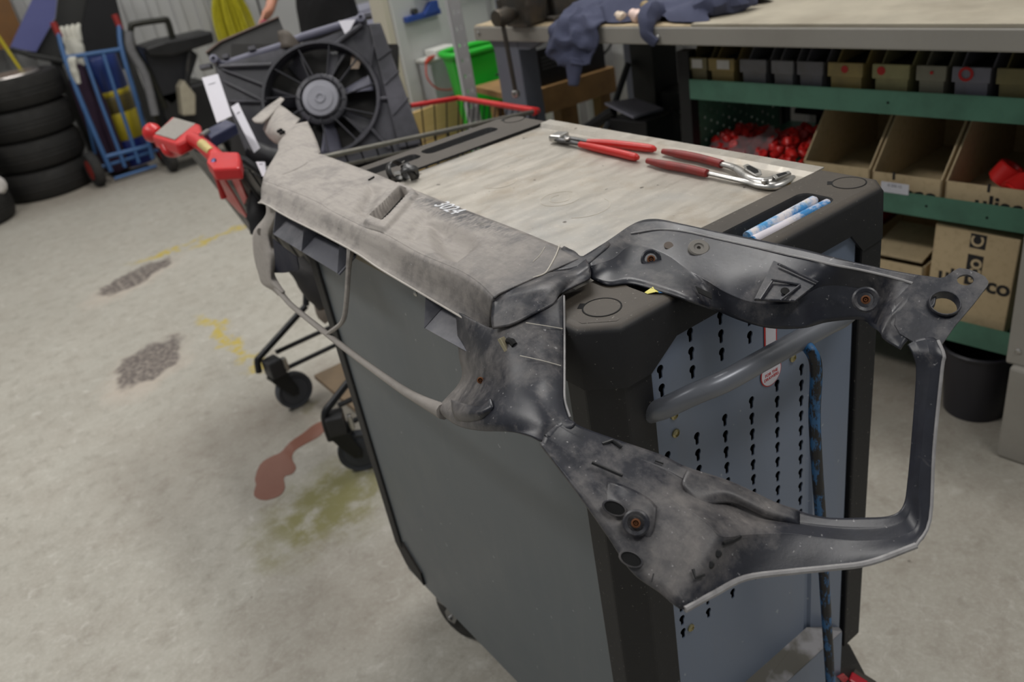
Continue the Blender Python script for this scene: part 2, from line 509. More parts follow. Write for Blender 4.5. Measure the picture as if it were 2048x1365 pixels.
# end caps of the rim with pockets
def cap(y0, y1, pockets, name):
    outer = [(TX0 + .014, y0), (TX1 - .014, y0), (TX1 - .014, y1), (TX0 + .014, y1)]
    if y0 < 1: outer = [(TX0 + .0145 + .026, y0), (TX1 - .036, y0), (TX1 - .0145, y0 + .017), (TX1 - .0145, y1), (TX0 + .0145, y1), (TX0 + .0145, y0 + .026)]
    else: outer = [(TX0 + .0145, y0), (TX1 - .0145, y0), (TX1 - .0145, y1 - .026), (TX1 - .041, y1), (TX0 + .041, y1), (TX0 + .0145, y1 - .026)]
    def rr(x0, y0_, x1, y1_, r=.014, n=5):
        out = []
        for (ax, ay, a0) in ((x1 - r, y0_ + r, -90), (x1 - r, y1_ - r, 0), (x0 + r, y1_ - r, 90), (x0 + r, y0_ + r, 180)):
            for k in range(n): out.append((ax + r * math.cos(math.radians(a0 + 90 * k / (n - 1))), ay + r * math.sin(math.radians(a0 + 90 * k / (n - 1)))))
        return out
    hs = [rr(*p[:4]) for p in pockets]
    o = plate(name, outer, hs, .004, Matrix.Translation((0, 0, TZ)), M_BLACK, tr)
    for (x0, ya, x1, yb, dep), h in zip(pockets, hs):
        m = MB()
        mx, my = (x0 + x1) / 2, (ya + yb) / 2
        rows = []
        for (z, k) in ((TZ - .0005, 0), (TZ - .003, .0015), (TZ - dep + .004, .003), (TZ - dep, .007)):
            rows.append([V(px + (k if px < mx else -k), py + (k if py < my else -k), z) for px, py in h])
        m.grid(rows, closed_u=True)
        m.add(rows[-1], [list(range(len(h)))])
        m.build('pocket', M_BLACK, tr, smooth=True, angle=60)
cap(TY0 + .0145, .691, [(.56, .606, .890, .659, .026)], 'rim_end_cap')
cap(1.309, TY1 - .0145, [(.575, 1.362, .716, 1.402, .02), (.728, 1.362, .896, 1.402, .02)], 'rim_end_cap')
MB().bx((TX0 + .0145, .69, TZ - .02), (.52, 1.31, TZ - .0005)).build('rim_front_bar', M_BLACK, tr)
MB().bx((TX1 - .03, .69, .966), (TX1 - .006, 1.31, TZ - .008)).build('rim_back_bar', M_BLACK, tr)
# sheet top: lies in the rim, slightly dished, upturned edge along the back, folded front lip
MB().bx((.50, .690, TZ - .010), (.950, 1.309, TZ - .006)).build('aluminium_top', M_ALU, tr)
for (c_, r_, a0, a1) in (((0.7133,0.9566,1.004), .030, .2, 5.2), ((0.7116,1.1105,1.004), .028, 2.6, 6.0), ((0.7077,0.8982,1.004), .040, 3.6, 6.2), ((0.7133,0.9566,1.004), .016, 1, 6)):
    MB().tube([V(c_[0] + r_ * math.cos(a0 + (a1 - a0) * k / 24), c_[1] + r_ * math.sin(a0 + (a1 - a0) * k / 24), TZ - .0058) for k in range(25)], .0004, 4).build('scratch_ring', plain('scratch_light', lin(206, 198, 184), .5), tr)
m = MB(); m.prism([(.950, .690, TZ - .007), (.956, .690, TZ + .0005), (TX1, .690, TZ + .001), (TX1, .690, TZ - .001), (.956, .690, TZ - .002), (.950, .690, TZ - .010)], (0, .62, 0)); m.build('raised_back_edge', M_ALU, tr)
m = MB(); m.prism([(.4525, .735, TZ + .001), (.4525, .735, .956), (.4545, .735, .956), (.4545, .735, TZ + .001)], (0, .56, 0)); m.build('folded_front_lip', plain('tan_dusty_aluminium', lin(128, 120, 100), .55, .3, .15, 20), tr)
for (u, v) in ((0.9956703915068184, 0.9620762853044686), (0.9710184236757191, 0.9502841699057263)):
    MB().lathe([(.0045, 0), (.0045, .0015), (.002, .003), (.0001, .003)], (.4525, u, v), (-1, 0, 0), 10).build('bolt_head', M_STEEL, tr)
# round inserts in the corners of the rim
for (x, y) in ((.508, .633), (.944, .627), (.951, 1.392), (.508, 1.39)):
    ci = MB().lathe([(.0204, 0), (.0204, .0006), (.0001, .0006)], (x, y, TZ - .0003), (0, 0, 1), 28).build('corner_insert', M_BLACK, tr)
    m = MB().lathe([(.0205, 0), (.0205, .0012), (.0222, .0012), (.0222, 0)], (x, y, TZ - .0006), (0, 0, 1), 28, cap=False)
    m.build('insert_ring', M_DARK, ci)
    MB().box((x - .012, y + .021, TZ), (.012, .006, .0008), .6).build('pry_slot', M_DARK, ci)
# push handle
hp = [(0.5259,0.592,0.8785), (0.531,0.572,0.8917), (0.5547,0.548,0.9085), (0.5856,0.532,0.9159), (0.6357,0.525,0.9194), (0.7063,0.525,0.9151), (0.7531,0.525,0.9126), (.80, .53, .905), (.86, .55, .90), (.90, .59, .895)]
MB().tube(hp, .0125, 16, 5).build('push_handle', plain('handle_grey_paint', lin(120, 123, 130), .32, .3, .08, 30), tr, smooth=True)
for (x, z) in ((.559, .859), (.559, .833), (.776, .833), (.558, .503)):
    MB().lathe([(.0058, 0), (.0058, .002), (.0035, .0035), (.0032, .002), (.0001, .002)], (x, .5884, z), (0, -1, 0), 12).build('screw', plain('brass_screw', lin(170, 160, 120), .35, .8), tr)
# warning sticker
Ms = frame((.732, .5872, .855), (1, 0, 0), (0, 0, 1))
red_ink, white_paper = plain('red_ink', lin(190, 40, 40), .5), plain('white_sticker', lin(215, 212, 220), .4)
plate('sticker_border', [(-.012, .055), (.012, .055), (.012, -.012)] + [(.020 * math.cos(a), -.022 + .020 * math.sin(a)) for a in [math.radians(20 - 11 * k) for k in range(21)]] + [(-.012, -.012)], [], .0003, Ms, red_ink, tr)
stk = plate('sticker', [(-.0095, .052), (.0095, .052), (.0095, -.012)] + [(.0185 * math.cos(a), -.022 + .0185 * math.sin(a)) for a in [math.radians(20 - 11 * k) for k in range(21)]] + [(-.0095, -.012)], [], .0003, Ms @ Matrix.Translation((0, 0, .0004)), white_paper, tr)
letters('sticker_text', 'FOR THE\nDRAWERS', .0062, Ms @ Matrix.Translation((0, -.026, .0006)), red_ink, stk, .0001, bold=.0001)
# lower ledge and base
lp = [V(.56, .5885, .296), V(.815, .5885, .296), V(.904, .5885, .225), V(.862, .555, .276), V(.56, .555, .276)]
m = MB(); m.add(lp + [V(.56, .5885, .13), V(.904, .5885, .13), V(.862, .555, .13), V(.56, .555, .13)], [(0, 1, 2, 3, 4), (3, 2, 6, 7), (4, 3, 7, 8), (0, 4, 8, 5), (5, 8, 7, 6)]); m.build('base_ledge', M_BLUEGREY, tr)
t = NT('ledge_grime'); gn = t.noise(11, 4, .5); M_GRIME = t.out(t.mix(t.ramp(gn, .45, .53), lin(96, 93, 86), lin(150, 148, 150)), .85)
m = MB(); m.add([p + V(0, 0, .0008) for p in lp], [(0, 1, 2, 3, 4)]); m.build('ledge_dust', M_GRIME, tr, solid=.0006)
m = MB(); m.prism([(0.8236,0.56,0.1996),(0.8641,0.575,0.1914),(0.9206,0.59,0.1692),(0.9422,0.59,0.1488),(0.9458,0.575,0.1166),(0.9734,0.56,0.0338),(0.8139,0.56,0.1639)], (.01, .02, -.012)); m.build('foot_cover', M_BLACK, tr, bevel=.004)
m = MB(); m.prism([(0.8455,0.552,0.1826),(0.8623,0.552,0.1767),(0.8793,0.552,0.1477),(0.8667,0.552,0.146)], (0, -.003, .003)); m.build('red_brake_tab', plain('red_tab', lin(190, 25, 45), .3), tr, bevel=.001)
# castors
def castor(parent, x, y, ang, brake=False, r=.058, top=.125):
    c = MB(Matrix.Translation((x, y, 0)) @ Matrix.Rotation(ang, 4, 'Z'))
    for s in (-1, 1):
        c.prism([(-.015, s * .019, top - .02), (.02, s * .019, top - .02), (.045, s * .019, r + .01), (.042, s * .019, r - .014), (.02, s * .019, r - .012)], (0, s * .003, 0))
    c.box((.0, 0, top - .015), (.05, .044, .012)); c.box((0, 0, top - .004), (.075, .075, .006))
    c.lathe([(.006, -.026), (.006, .026)], (.03, 0, r), (0, 1, 0), 10)
    fk = c.build('castor_fork', plain('zinc_plate', lin(150, 150, 150), .35, .8), parent)
    c = MB(Matrix.Translation((x, y, 0)) @ Matrix.Rotation(ang, 4, 'Z'))
    c.lathe([(.012, -.016), (r * .8, -.015), (r, -.010), (r, .010), (r * .8, .015), (.012, .016)], (.03, 0, r), (0, 1, 0), 28)
    w = c.build('wheel', M_RUBBER, fk, smooth=True)
    if brake:
        c = MB(Matrix.Translation((x, y, 0)) @ Matrix.Rotation(ang, 4, 'Z'))
        c.box((.075, 0, top - .018), (.06, .05, .012), Matrix.Rotation(.35, 3, 'Y'), .004)
        b = c.build('brake_lever', M_BLACK, parent)
        c = MB(Matrix.Translation((x, y, 0)) @ Matrix.Rotation(ang, 4, 'Z'))
        c.box((.078, 0, top - .011), (.03, .02, .008), Matrix.Rotation(.35, 3, 'Y'), .003)
        c.build('brake_pad', plain('red_brake_plastic', lin(190, 25, 45), .3), b)
castor(tr, .506, 1.225, 1.75)
castor(tr, .93, 1.34, .3)
castor(tr, .51, .66, -1.2)
castor(tr, .885, .625, -1.25, True)

# ------------------------------------------------------------------ car front panel lying across the trolley
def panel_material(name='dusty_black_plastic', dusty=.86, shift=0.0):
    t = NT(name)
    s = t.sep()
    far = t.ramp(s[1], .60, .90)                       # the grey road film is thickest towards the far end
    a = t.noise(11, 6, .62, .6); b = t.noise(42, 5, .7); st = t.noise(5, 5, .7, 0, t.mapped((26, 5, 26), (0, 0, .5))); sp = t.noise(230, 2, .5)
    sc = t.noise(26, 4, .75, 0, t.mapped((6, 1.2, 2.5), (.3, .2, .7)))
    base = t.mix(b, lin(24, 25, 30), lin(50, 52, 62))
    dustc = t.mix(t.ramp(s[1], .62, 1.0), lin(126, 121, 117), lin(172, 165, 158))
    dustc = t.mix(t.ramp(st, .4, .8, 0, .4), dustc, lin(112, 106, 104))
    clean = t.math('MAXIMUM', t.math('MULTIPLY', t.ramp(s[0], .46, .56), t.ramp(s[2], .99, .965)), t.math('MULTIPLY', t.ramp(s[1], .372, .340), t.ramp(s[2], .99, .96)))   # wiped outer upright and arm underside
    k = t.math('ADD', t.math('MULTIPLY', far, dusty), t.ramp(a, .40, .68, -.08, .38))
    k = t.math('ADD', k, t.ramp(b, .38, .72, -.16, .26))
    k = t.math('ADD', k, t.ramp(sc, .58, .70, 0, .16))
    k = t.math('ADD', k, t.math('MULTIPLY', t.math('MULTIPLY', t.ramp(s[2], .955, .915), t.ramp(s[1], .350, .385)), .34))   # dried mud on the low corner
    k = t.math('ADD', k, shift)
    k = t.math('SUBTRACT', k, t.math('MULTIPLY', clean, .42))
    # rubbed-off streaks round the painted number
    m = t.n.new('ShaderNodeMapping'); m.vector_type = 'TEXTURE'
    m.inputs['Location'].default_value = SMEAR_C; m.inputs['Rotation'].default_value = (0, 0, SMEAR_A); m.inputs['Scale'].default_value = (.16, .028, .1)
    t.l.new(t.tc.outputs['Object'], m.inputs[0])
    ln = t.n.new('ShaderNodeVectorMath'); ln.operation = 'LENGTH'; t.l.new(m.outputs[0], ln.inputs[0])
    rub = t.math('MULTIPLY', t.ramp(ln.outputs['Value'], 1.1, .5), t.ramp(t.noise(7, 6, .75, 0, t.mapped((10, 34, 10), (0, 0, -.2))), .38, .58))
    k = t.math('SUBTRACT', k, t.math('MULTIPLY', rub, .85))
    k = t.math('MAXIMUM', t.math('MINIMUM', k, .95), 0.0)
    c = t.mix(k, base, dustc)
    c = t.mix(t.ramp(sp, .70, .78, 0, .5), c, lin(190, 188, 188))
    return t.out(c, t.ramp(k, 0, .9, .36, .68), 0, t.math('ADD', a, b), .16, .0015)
_c0, _c1 = V((0.5548,1.0972,1.03)), V((0.5534,0.8721,1.03))
SMEAR_C = tuple((_c0 + _c1) / 2); SMEAR_A = math.atan2(_c1.y - _c0.y, _c1.x - _c0.x)
M_PANEL = panel_material()
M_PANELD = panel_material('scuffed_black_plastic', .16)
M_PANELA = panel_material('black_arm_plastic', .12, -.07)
M_RUST = plain('rusty_thread', lin(120, 74, 42), .8, .2, .3, 200)
M_CHALK = plain('white_paint_pen', lin(225, 226, 230), .6)
M_SMEAR = plain('black_smear', lin(22, 22, 24), .45)
fp = thing('radiator_support_panel', 'dusty black plastic car front panel lying across the trolley edge', 'car part', (.43, .95, 1.012))

toc0 = lambda p: (V(0, 0, 1.43) - V(p)).normalized()
# -- crossmember: top skin with relief
BACK = catmull([(0.5936,1.5478,1.03),(0.5918,1.4495,1.03),(0.5883,1.3007,1.03),(0.5833,1.2101,1.03),(0.58,1.1441,1.03),(0.5744,0.9823,1.03),(0.5717,0.8742,1.03),(0.5677,0.8001,1.03),(0.5655,0.7636,1.03),(0.5597,0.7191,1.03)], 8)
RIDGE = catmull([(0.4503,1.4926,1.03),(0.4547,1.3776,1.03),(0.4563,1.2698,1.03),(0.4503,1.1903,1.03),(0.4475,1.0805,1.03),(0.4517,1.022,1.03),(0.4452,0.9179,1.03),(0.4467,0.8267,1.03),(0.4414,0.774,1.03),(0.4294,0.7251,1.03)], 8)
def inpoly(p, poly):
    c = False
    for i in range(len(poly)):
        (x1, y1), (x2, y2) = poly[i], poly[i - 1]
        if (y1 > p[1]) != (y2 > p[1]) and p[0] < (x2 - x1) * (p[1] - y1) / (y2 - y1) + x1: c = not c
    return c
def pdist(p, poly):
    best = 9
    for i in range(len(poly)):
        a = Vector(poly[i]); b = Vector(poly[i - 1]); q = Vector(p); d = b - a
        t = max(0, min(1, (q - a).dot(d) / max(d.length_squared, 1e-12)))
        best = min(best, (a + d * t - q).length)
    return best if not inpoly(p, poly) else -best
def xy(l): return [(p[0], p[1]) for p in l]
HOLE = xy([(0.4695,1.0985,1.03),(0.4694,1.062,1.03),(0.4865,1.0733,1.03),(0.5549,1.1315,1.03),(0.5649,1.1582,1.03),(0.5646,1.1774,1.03),(0.5086,1.1293,1.03)])
RIM_ = xy([(0.4511,1.089,1.03),(0.4402,1.0308,1.03),(0.4587,1.0274,1.03),(0.5638,1.1154,1.03),(0.576,1.1516,1.03),(0.5796,1.2071,1.03),(0.5419,1.1868,1.03)])
DENT = xy([(0.5098,1.0192,1.03),(0.5339,0.9786,1.03),(0.526,0.8915,1.03),(0.5093,0.858,1.03),(0.4547,0.8378,1.03),(0.4474,0.87,1.03),(0.458,0.9095,1.03),(0.4774,0.9544,1.03)])
DENT2 = xy([(0.4983,1.0386,1.03),(0.5412,1.0598,1.03),(0.5424,1.019,1.03),(0.4583,0.9385,1.03),(0.452,0.9794,1.03)])
FACET = xy([(0.4621,1.1577,1.03),(0.5517,1.2705,1.03),(0.5596,1.2156,1.03),(0.4608,1.0836,1.03)])
def sst(x): x = max(0, min(1, x)); return x * x * (3 - 2 * x)
def relief(x, y):
    p = (x, y); h = 0.0
    if 1.0 < y < 1.6:
        d = pdist(p, HOLE); h -= .026 * sst((-d + .0005) / .003)
        d2 = pdist(p, RIM_); h += .006 * sst((-d2 + .002) / .008)
        d3 = pdist(p, FACET); h -= .009 * sst(-d3 / .022)
    if .7 < y < 1.15:
        d = pdist(p, DENT); h -= .013 * sst(-d / .026)
        d = pdist(p, DENT2); h -= .006 * sst(-d / .02)
    h += .0012 * noise.noise(Vector((x * 14, y * 14, 3)))
    return h
NU, NV = 300, 60
def along(poly, t):
    i = t * (len(poly) - 1); k = min(int(i), len(poly) - 2); return poly[k].lerp(poly[k + 1], i - k)
rows = []
for i in range(NU + 1):
    a, b = along(BACK, i / NU), along(RIDGE, i / NU)
    r = []
    for j in range(NV + 1):
        p = a.lerp(b, j / NV)
        edge = sst(min(j, NV - j) / 3.0)
        e = .004 * (1 - sst(j / 5.0)) + .002 * (1 - sst((NV - j) / 4.0))
        p.z += relief(p.x, p.y) * edge - e
        r.append(p)
    rows.append(r)
m = MB(); m.grid(rows)
m.build('crossmember_top', M_PANEL, fp, smooth=True, solid=.0025, angle=70)
# front fascia with its rolled lower lip
LIP = catmull([(0.432,1.4709,0.9998),(0.432,1.4328,1.0043),(0.432,1.3305,1.0008),(0.432,1.1956,1.0012),(0.432,1.0786,0.9991),(0.432,1.0049,0.9921),(0.432,0.8984,0.9871),(0.432,0.8265,0.9838),(0.432,0.7769,0.9816),(0.432,0.7459,0.9798)], 8)
rows = []
for i in range(0, NU + 1, 3):
    b, l = along(RIDGE, i / NU), along(LIP, i / NU)
    b = b - V(0, 0, .002)
    q = b.lerp(l, .5) + V(-.0035, 0, 0)
    rows.append([b, b.lerp(l, .12) + V(-.002, 0, -.001), b.lerp(l, .3) + V(-.003, 0, 0), q, l.lerp(b, .1) + V(-.003, 0, .0), l.lerp(b, .05) + V(-.006, 0, -.001), l + V(-.0085, 0, -.0012), l + V(-.0085, 0, -.0035), l + V(.006, 0, -.004)])
m = MB(); m.grid(rows)
m.build('fascia', M_PANEL, fp, smooth=True, solid=.0025, angle=50)
MB().tube([p + V(-.0085, 0, -.0015) for p in LIP], .0013, 6).build('lip_glint', plain('pale_lip_glint', lin(196, 190, 182), .6, 0, .1, 60), fp, smooth=True)  # pale tube paints in the light caught by the flared lip
# moulded marks on the fascia
for p in [(0.4405,1.1507,1.009),(0.4405,1.0205,1.0009),(0.4405,0.9552,1.0026),(0.4405,0.897,1.0029),(0.4405,0.8182,0.9952)]:
    MB().lathe([(.0062, 0), (.0062, .0012), (.0050, .0012), (.0050, 0)], (p[0] - .004, p[1], p[2]), (-1, 0, .25), 16, cap=False).build('moulded_ring', M_PANEL, fp)
m = MB(); m.prism([(0.4814,1.1245,1.017),(0.4801,1.093,1.017),(0.498,1.1003,1.017),(0.5592,1.1574,1.017),(0.5643,1.1795,1.017),(0.5447,1.1746,1.017)], (0, 0, -.004)); m.build('latch_shade', M_DARK, fp)  # dark plate painting in the shade of the hollow below the opening
# rear flange of the crossmember resting on the sheet
rows = [[p - V(0, 0, .004), p + V(.003, 0, -.012), p + V(.004, 0, -.0225)] for p in BACK]
m = MB(); m.grid(rows); m.build('rear_flange', M_PANEL, fp, smooth=True, solid=.002, angle=60)
# near end face of the crossmember, wraps into the arm
m = MB()
m.loft([
    [(0.4315,0.7288,1.028),(0.4579,0.7279,1.028),(0.4882,0.7245,1.028),(0.5078,0.7199,1.029),(0.5286,0.7056,1.029),(0.5568,0.7123,1.029)],
    [(0.4257,0.7253,1.0188),(0.4429,0.7075,1.0283),(0.4678,0.6908,1.0365),(0.4916,0.6892,1.0358),(0.5201,0.6889,1.0312),(0.5395,0.6861,1.0349)],
    [(0.4144,0.7137,1.0109),(0.4305,0.6928,1.0207),(0.4601,0.673,1.0326),(0.4841,0.6731,1.0348),(0.5108,0.68,1.0293),(0.535,0.6785,1.0293)],
    [(0.4075,0.7037,1.0053),(0.417,0.6803,1.0133),(0.436,0.6651,1.0222),(0.4614,0.6586,1.026),(0.4849,0.6685,1.0284),(0.529,0.6732,1.0256)]], 6, 6)
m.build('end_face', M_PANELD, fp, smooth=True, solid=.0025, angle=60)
# corner patch between the crossmember top, the end face and the arm root
m = MB(); m.loft([[(0.5669,0.7655,1.029),(0.5637,0.7406,1.029),(0.5611,0.7209,1.029),(0.6071,0.7299,1.029)], [(0.5366,0.7508,1.029),(0.5422,0.7244,1.029),(0.5568,0.7123,1.029),(0.5977,0.7169,1.029)], [(0.5022,0.7319,1.028),(0.5168,0.7173,1.028),(0.535,0.707,1.028),(0.5531,0.7031,1.027)]], 4, 4)
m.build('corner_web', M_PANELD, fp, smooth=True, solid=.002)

M_WORN_GLINT = plain('worn_grey_edge_glint', lin(158, 156, 156), .6, 0, .2, 60, lin(90, 88, 90), 40, .6)  # grey of worn edges, also the painted highlight on the upright
M_SCRATCH = plain('pale_scratch', lin(196, 190, 178), .6)
for pts, w in (([(0.5627,0.7688,1.0305),(0.5417,0.75,1.0305),(0.5131,0.728,1.0305),(0.4999,0.721,1.03),(0.4861,0.7244,1.0295)], .0009), ([(0.5495,0.7812,1.0305),(0.5305,0.7673,1.0305),(0.5127,0.7584,1.0305)], .0004)):
    MB().tube(pts, w, 6, 3).build('crack_line', M_SCRATCH, fp)
# -- near pillar
m = MB()
m.loft([
    [(0.4272,0.8173,0.9825),(0.4194,0.7554,0.991),(0.4162,0.7162,0.9977),(0.4227,0.6866,1.0118),(0.4457,0.666,1.0226),(0.47,0.663,1.0265),(0.4839,0.6668,1.0269)],
    [(0.4176,0.8058,0.9638),(0.4077,0.74,0.9829),(0.4037,0.6959,0.9938),(0.4081,0.669,1.0039),(0.4291,0.6478,1.0096),(0.4494,0.6415,1.0087),(0.4594,0.6412,1.0073)],
    [(0.4046,0.7911,0.9368),(0.3934,0.7245,0.966),(0.3892,0.6785,0.9841),(0.3927,0.6508,0.9942),(0.4091,0.6249,0.9986),(0.4271,0.6171,0.9953),(0.4368,0.6171,0.9919)],
    [(0.3976,0.7794,0.9203),(0.3804,0.7101,0.952),(0.3742,0.6611,0.9717),(0.3764,0.6319,0.9825),(0.3898,0.6029,0.9876),(0.4047,0.5919,0.9846),(0.4127,0.5902,0.9812)],
    [(0.3854,0.7754,0.9108),(0.366,0.6957,0.9472),(0.3598,0.6425,0.9666),(0.3631,0.6089,0.9757),(0.3726,0.5825,0.981),(0.3858,0.57,0.9783),(0.3938,0.568,0.9744)],
    [(0.369,0.7771,0.9018),(0.3517,0.6924,0.9388),(0.3482,0.6325,0.9608),(0.3519,0.5956,0.9693),(0.3611,0.5657,0.9731),(0.374,0.5525,0.9711),(0.3835,0.5492,0.9686)],
    [(0.3552,0.7778,0.8941),(0.3396,0.6944,0.9242),(0.3366,0.6385,0.9466),(0.3435,0.5952,0.9606),(0.3531,0.5611,0.9666),(0.364,0.5478,0.9645),(0.3822,0.5393,0.9645)],
    [(0.3545,0.7729,0.8857),(0.3369,0.699,0.914),(0.3341,0.6455,0.9343),(0.3396,0.601,0.9514),(0.3437,0.5687,0.9611),(0.347,0.5525,0.9599),(0.3528,0.5479,0.9541)]], 5, 6)
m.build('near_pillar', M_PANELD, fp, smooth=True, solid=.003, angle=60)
MB().tube([(0.4824,0.6643,1.0258),(0.4597,0.6399,1.0076),(0.4371,0.6157,0.9922),(0.413,0.5889,0.9816),(0.3951,0.5679,0.9755),(0.3845,0.5487,0.9689)], .0012, 6, 4).build('pillar_edge', M_WORN_GLINT, fp, smooth=True)
for pts in ([(0.4239,0.6589,1.0198),(0.4382,0.6453,1.0143),(0.4543,0.6369,1.0062)], [(0.3947,0.6356,1.0015),(0.4083,0.6159,0.9963),(0.4208,0.6024,0.9893)]):
    MB().tube([V(p) + toc0(p) * .0012 for p in pts], .0005, 5, 3).build('scratch', M_SCRATCH, fp)
# raised step with a threaded insert on the pillar
m = MB()
m.loft([[(0.3491,0.7252,0.9312),(0.3457,0.6864,0.9446),(0.3463,0.6566,0.9549),(0.354,0.6434,0.9667)], [(0.3387,0.7077,0.9294),(0.3361,0.6721,0.9443),(0.3383,0.6442,0.957),(0.3487,0.632,0.9645)], [(0.3367,0.702,0.925),(0.3347,0.6706,0.9365),(0.3374,0.6431,0.9504),(0.3466,0.6308,0.9586)], [(0.3395,0.7024,0.9157),(0.3389,0.6746,0.9258),(0.34,0.6483,0.9401),(0.347,0.6305,0.9523)]], 5, 5)
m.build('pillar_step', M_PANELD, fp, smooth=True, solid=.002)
def insert_(u, v, nrm, r=.0062, mat=None, par=None):
    p = V(u); n = V(nrm).normalized()
    MB().lathe([(r * 1.5, 0), (r * 1.5, .0015), (r, .002), (r * .85, -.001), (r * .6, -.001), (r * .55, .0008), (r * .3, .0008), (.0001, -.002)], p, n, 18, cap=False).build('threaded_insert', mat or M_RUST, par or fp)
def boss(p, nrm, r):
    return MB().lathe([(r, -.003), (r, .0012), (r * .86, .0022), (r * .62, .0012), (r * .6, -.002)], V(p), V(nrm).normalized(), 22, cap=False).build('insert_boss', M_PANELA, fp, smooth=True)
toc = lambda p: (V(0, 0, 1.43) - V(p)).normalized()
for (p, nn, rb, ri) in (((0.3743,0.6934,0.9578), (-.7, -.5, .5), .0, .0045),
                        ((0.6141,0.6634,1.0184), (-.35, -.7, .6), .012, .0058),
                        ((0.6767,0.4262,1.0104), (-.5, -.6, .6), .013, .0055),
                        ((0.355,0.4318,0.9251), (-.75, -.45, .5), .012, .005)):
    n2 = (V(nn).normalized() * .5 + toc(p) * .5)
    bo = boss(p, n2, rb) if rb else None
    insert_(p, 0, n2, ri * .55, None, bo)
# clip at the pillar
MB().box((0.4002,0.6713,0.9999), (.010, .016, .004), Matrix.Rotation(.9, 3, 'X') @ Matrix.Rotation(.5, 3, 'Y'), .001).build('metal_clip', plain('zinc_clip', lin(190, 180, 150), .35, .6), fp)
m = MB(); m.tube([(0.4056,0.6717,1.0016), (0.4063,0.6651,1.0024), (0.4048,0.6582,1.0006)], .004, 8); m.build('clip_slot', M_DARK, fp)

# -- upper lamp arm, an open channel reaching towards the viewer
m = MB()
T_ = [(0.5608,0.7215,1.029),(0.6071,0.7299,1.029),(0.6652,0.7421,1.029),(0.6862,0.7275,1.03),(0.6918,0.6899,1.03),(0.6958,0.6389,1.03),(0.7018,0.5904,1.03),(0.7059,0.5473,1.03),(0.7081,0.5144,1.03),(0.708,0.4865,1.03),(0.7095,0.4551,1.03),(0.7123,0.4235,1.03),(0.7149,0.3987,1.0307),(0.7209,0.3868,1.0294),(0.7247,0.3788,1.0284)]
C_ = [(0.5586,0.7145,1.029),(0.5992,0.7187,1.028),(0.6425,0.726,1.026),(0.67,0.7048,1.026),(0.6822,0.673,1.026),(0.6859,0.6304,1.026),(0.6902,0.581,1.026),(0.6929,0.5372,1.026),(0.6965,0.5059,1.026),(0.6978,0.4792,1.026),(0.7027,0.4504,1.026),(0.7048,0.4186,1.026),(0.7058,0.3953,1.025),(0.7032,0.3805,1.0184),(0.7002,0.3683,1.0125)]
F0 = [(0.5549,0.7078,1.027),(0.5891,0.7053,1.026),(0.6355,0.7171,1.024),(0.6516,0.6829,1.022),(0.6516,0.6439,1.021),(0.6502,0.6036,1.019),(0.6508,0.5625,1.016),(0.6579,0.5277,1.013),(0.671,0.498,1.013),(0.6931,0.4816,1.015),(0.7041,0.4509,1.015),(0.7032,0.4223,1.015),(0.6895,0.3963,1.0173),(0.6814,0.3845,1.0091),(0.6787,0.3698,1.0025)]
F_ = [(0.5493,0.698,1.026),(0.5816,0.6939,1.024),(0.6264,0.7062,1.022),(0.6343,0.6621,1.018),(0.6218,0.6148,1.016),(0.6175,0.5792,1.012),(0.619,0.5499,1.004),(0.6283,0.5227,0.998),(0.6489,0.4939,0.998),(0.6882,0.4839,1.004),(0.7053,0.4511,1.004),(0.7045,0.4278,1.002),(0.6739,0.3964,1.0097),(0.662,0.3885,1.0009),(0.6587,0.3695,0.9925)]
E_ = [(0.5479,0.6961,1.018),(0.5649,0.6794,1.017),(0.5944,0.6752,1.016),(0.5996,0.6284,1.015),(0.5977,0.5873,1.013),(0.6131,0.5717,0.9981),(0.6176,0.5409,0.9908),(0.6277,0.5133,0.9849),(0.6473,0.4851,0.9848),(0.6816,0.4757,0.9871),(0.698,0.4457,0.9906),(0.694,0.4248,0.9895),(0.6626,0.3966,1.0013),(0.6551,0.3873,0.9946),(0.6526,0.3701,0.9896)]
B_ = [(0.5449,0.6934,1.0135),(0.5461,0.6644,1.0135),(0.5636,0.6457,1.0135),(0.5692,0.5989,1.0135),(0.5729,0.5607,1.0125),(0.6095,0.565,0.9843),(0.6169,0.5326,0.9772),(0.6285,0.5049,0.9726),(0.6474,0.4776,0.9733),(0.6762,0.4685,0.9707),(0.6913,0.4405,0.9762),(0.6848,0.4221,0.9764),(0.6548,0.3965,0.9937),(0.6506,0.3862,0.9886),(0.6488,0.3706,0.9868)]
def near(P, Q, w): return [V(p).lerp(V(q), w) for p, q in zip(P, Q)]
m.loft([list(x) for x in zip(*[[V(p) for p in r] for r in (T_, near(C_, T_, .3), C_, near(C_, F0, .15), F0, near(F_, F0, .12), F_, near(F_, E_, .15), E_, B_)])], 3, 6)
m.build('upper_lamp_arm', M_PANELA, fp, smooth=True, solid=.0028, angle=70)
# raised wire-edge along the arm
m = MB(); m.tube([V(p) + V(0, 0, .0005) for p in C_[2:13]], .0013, 6, 4); m.build('arm_bead', M_WORN_GLINT, fp, smooth=True)
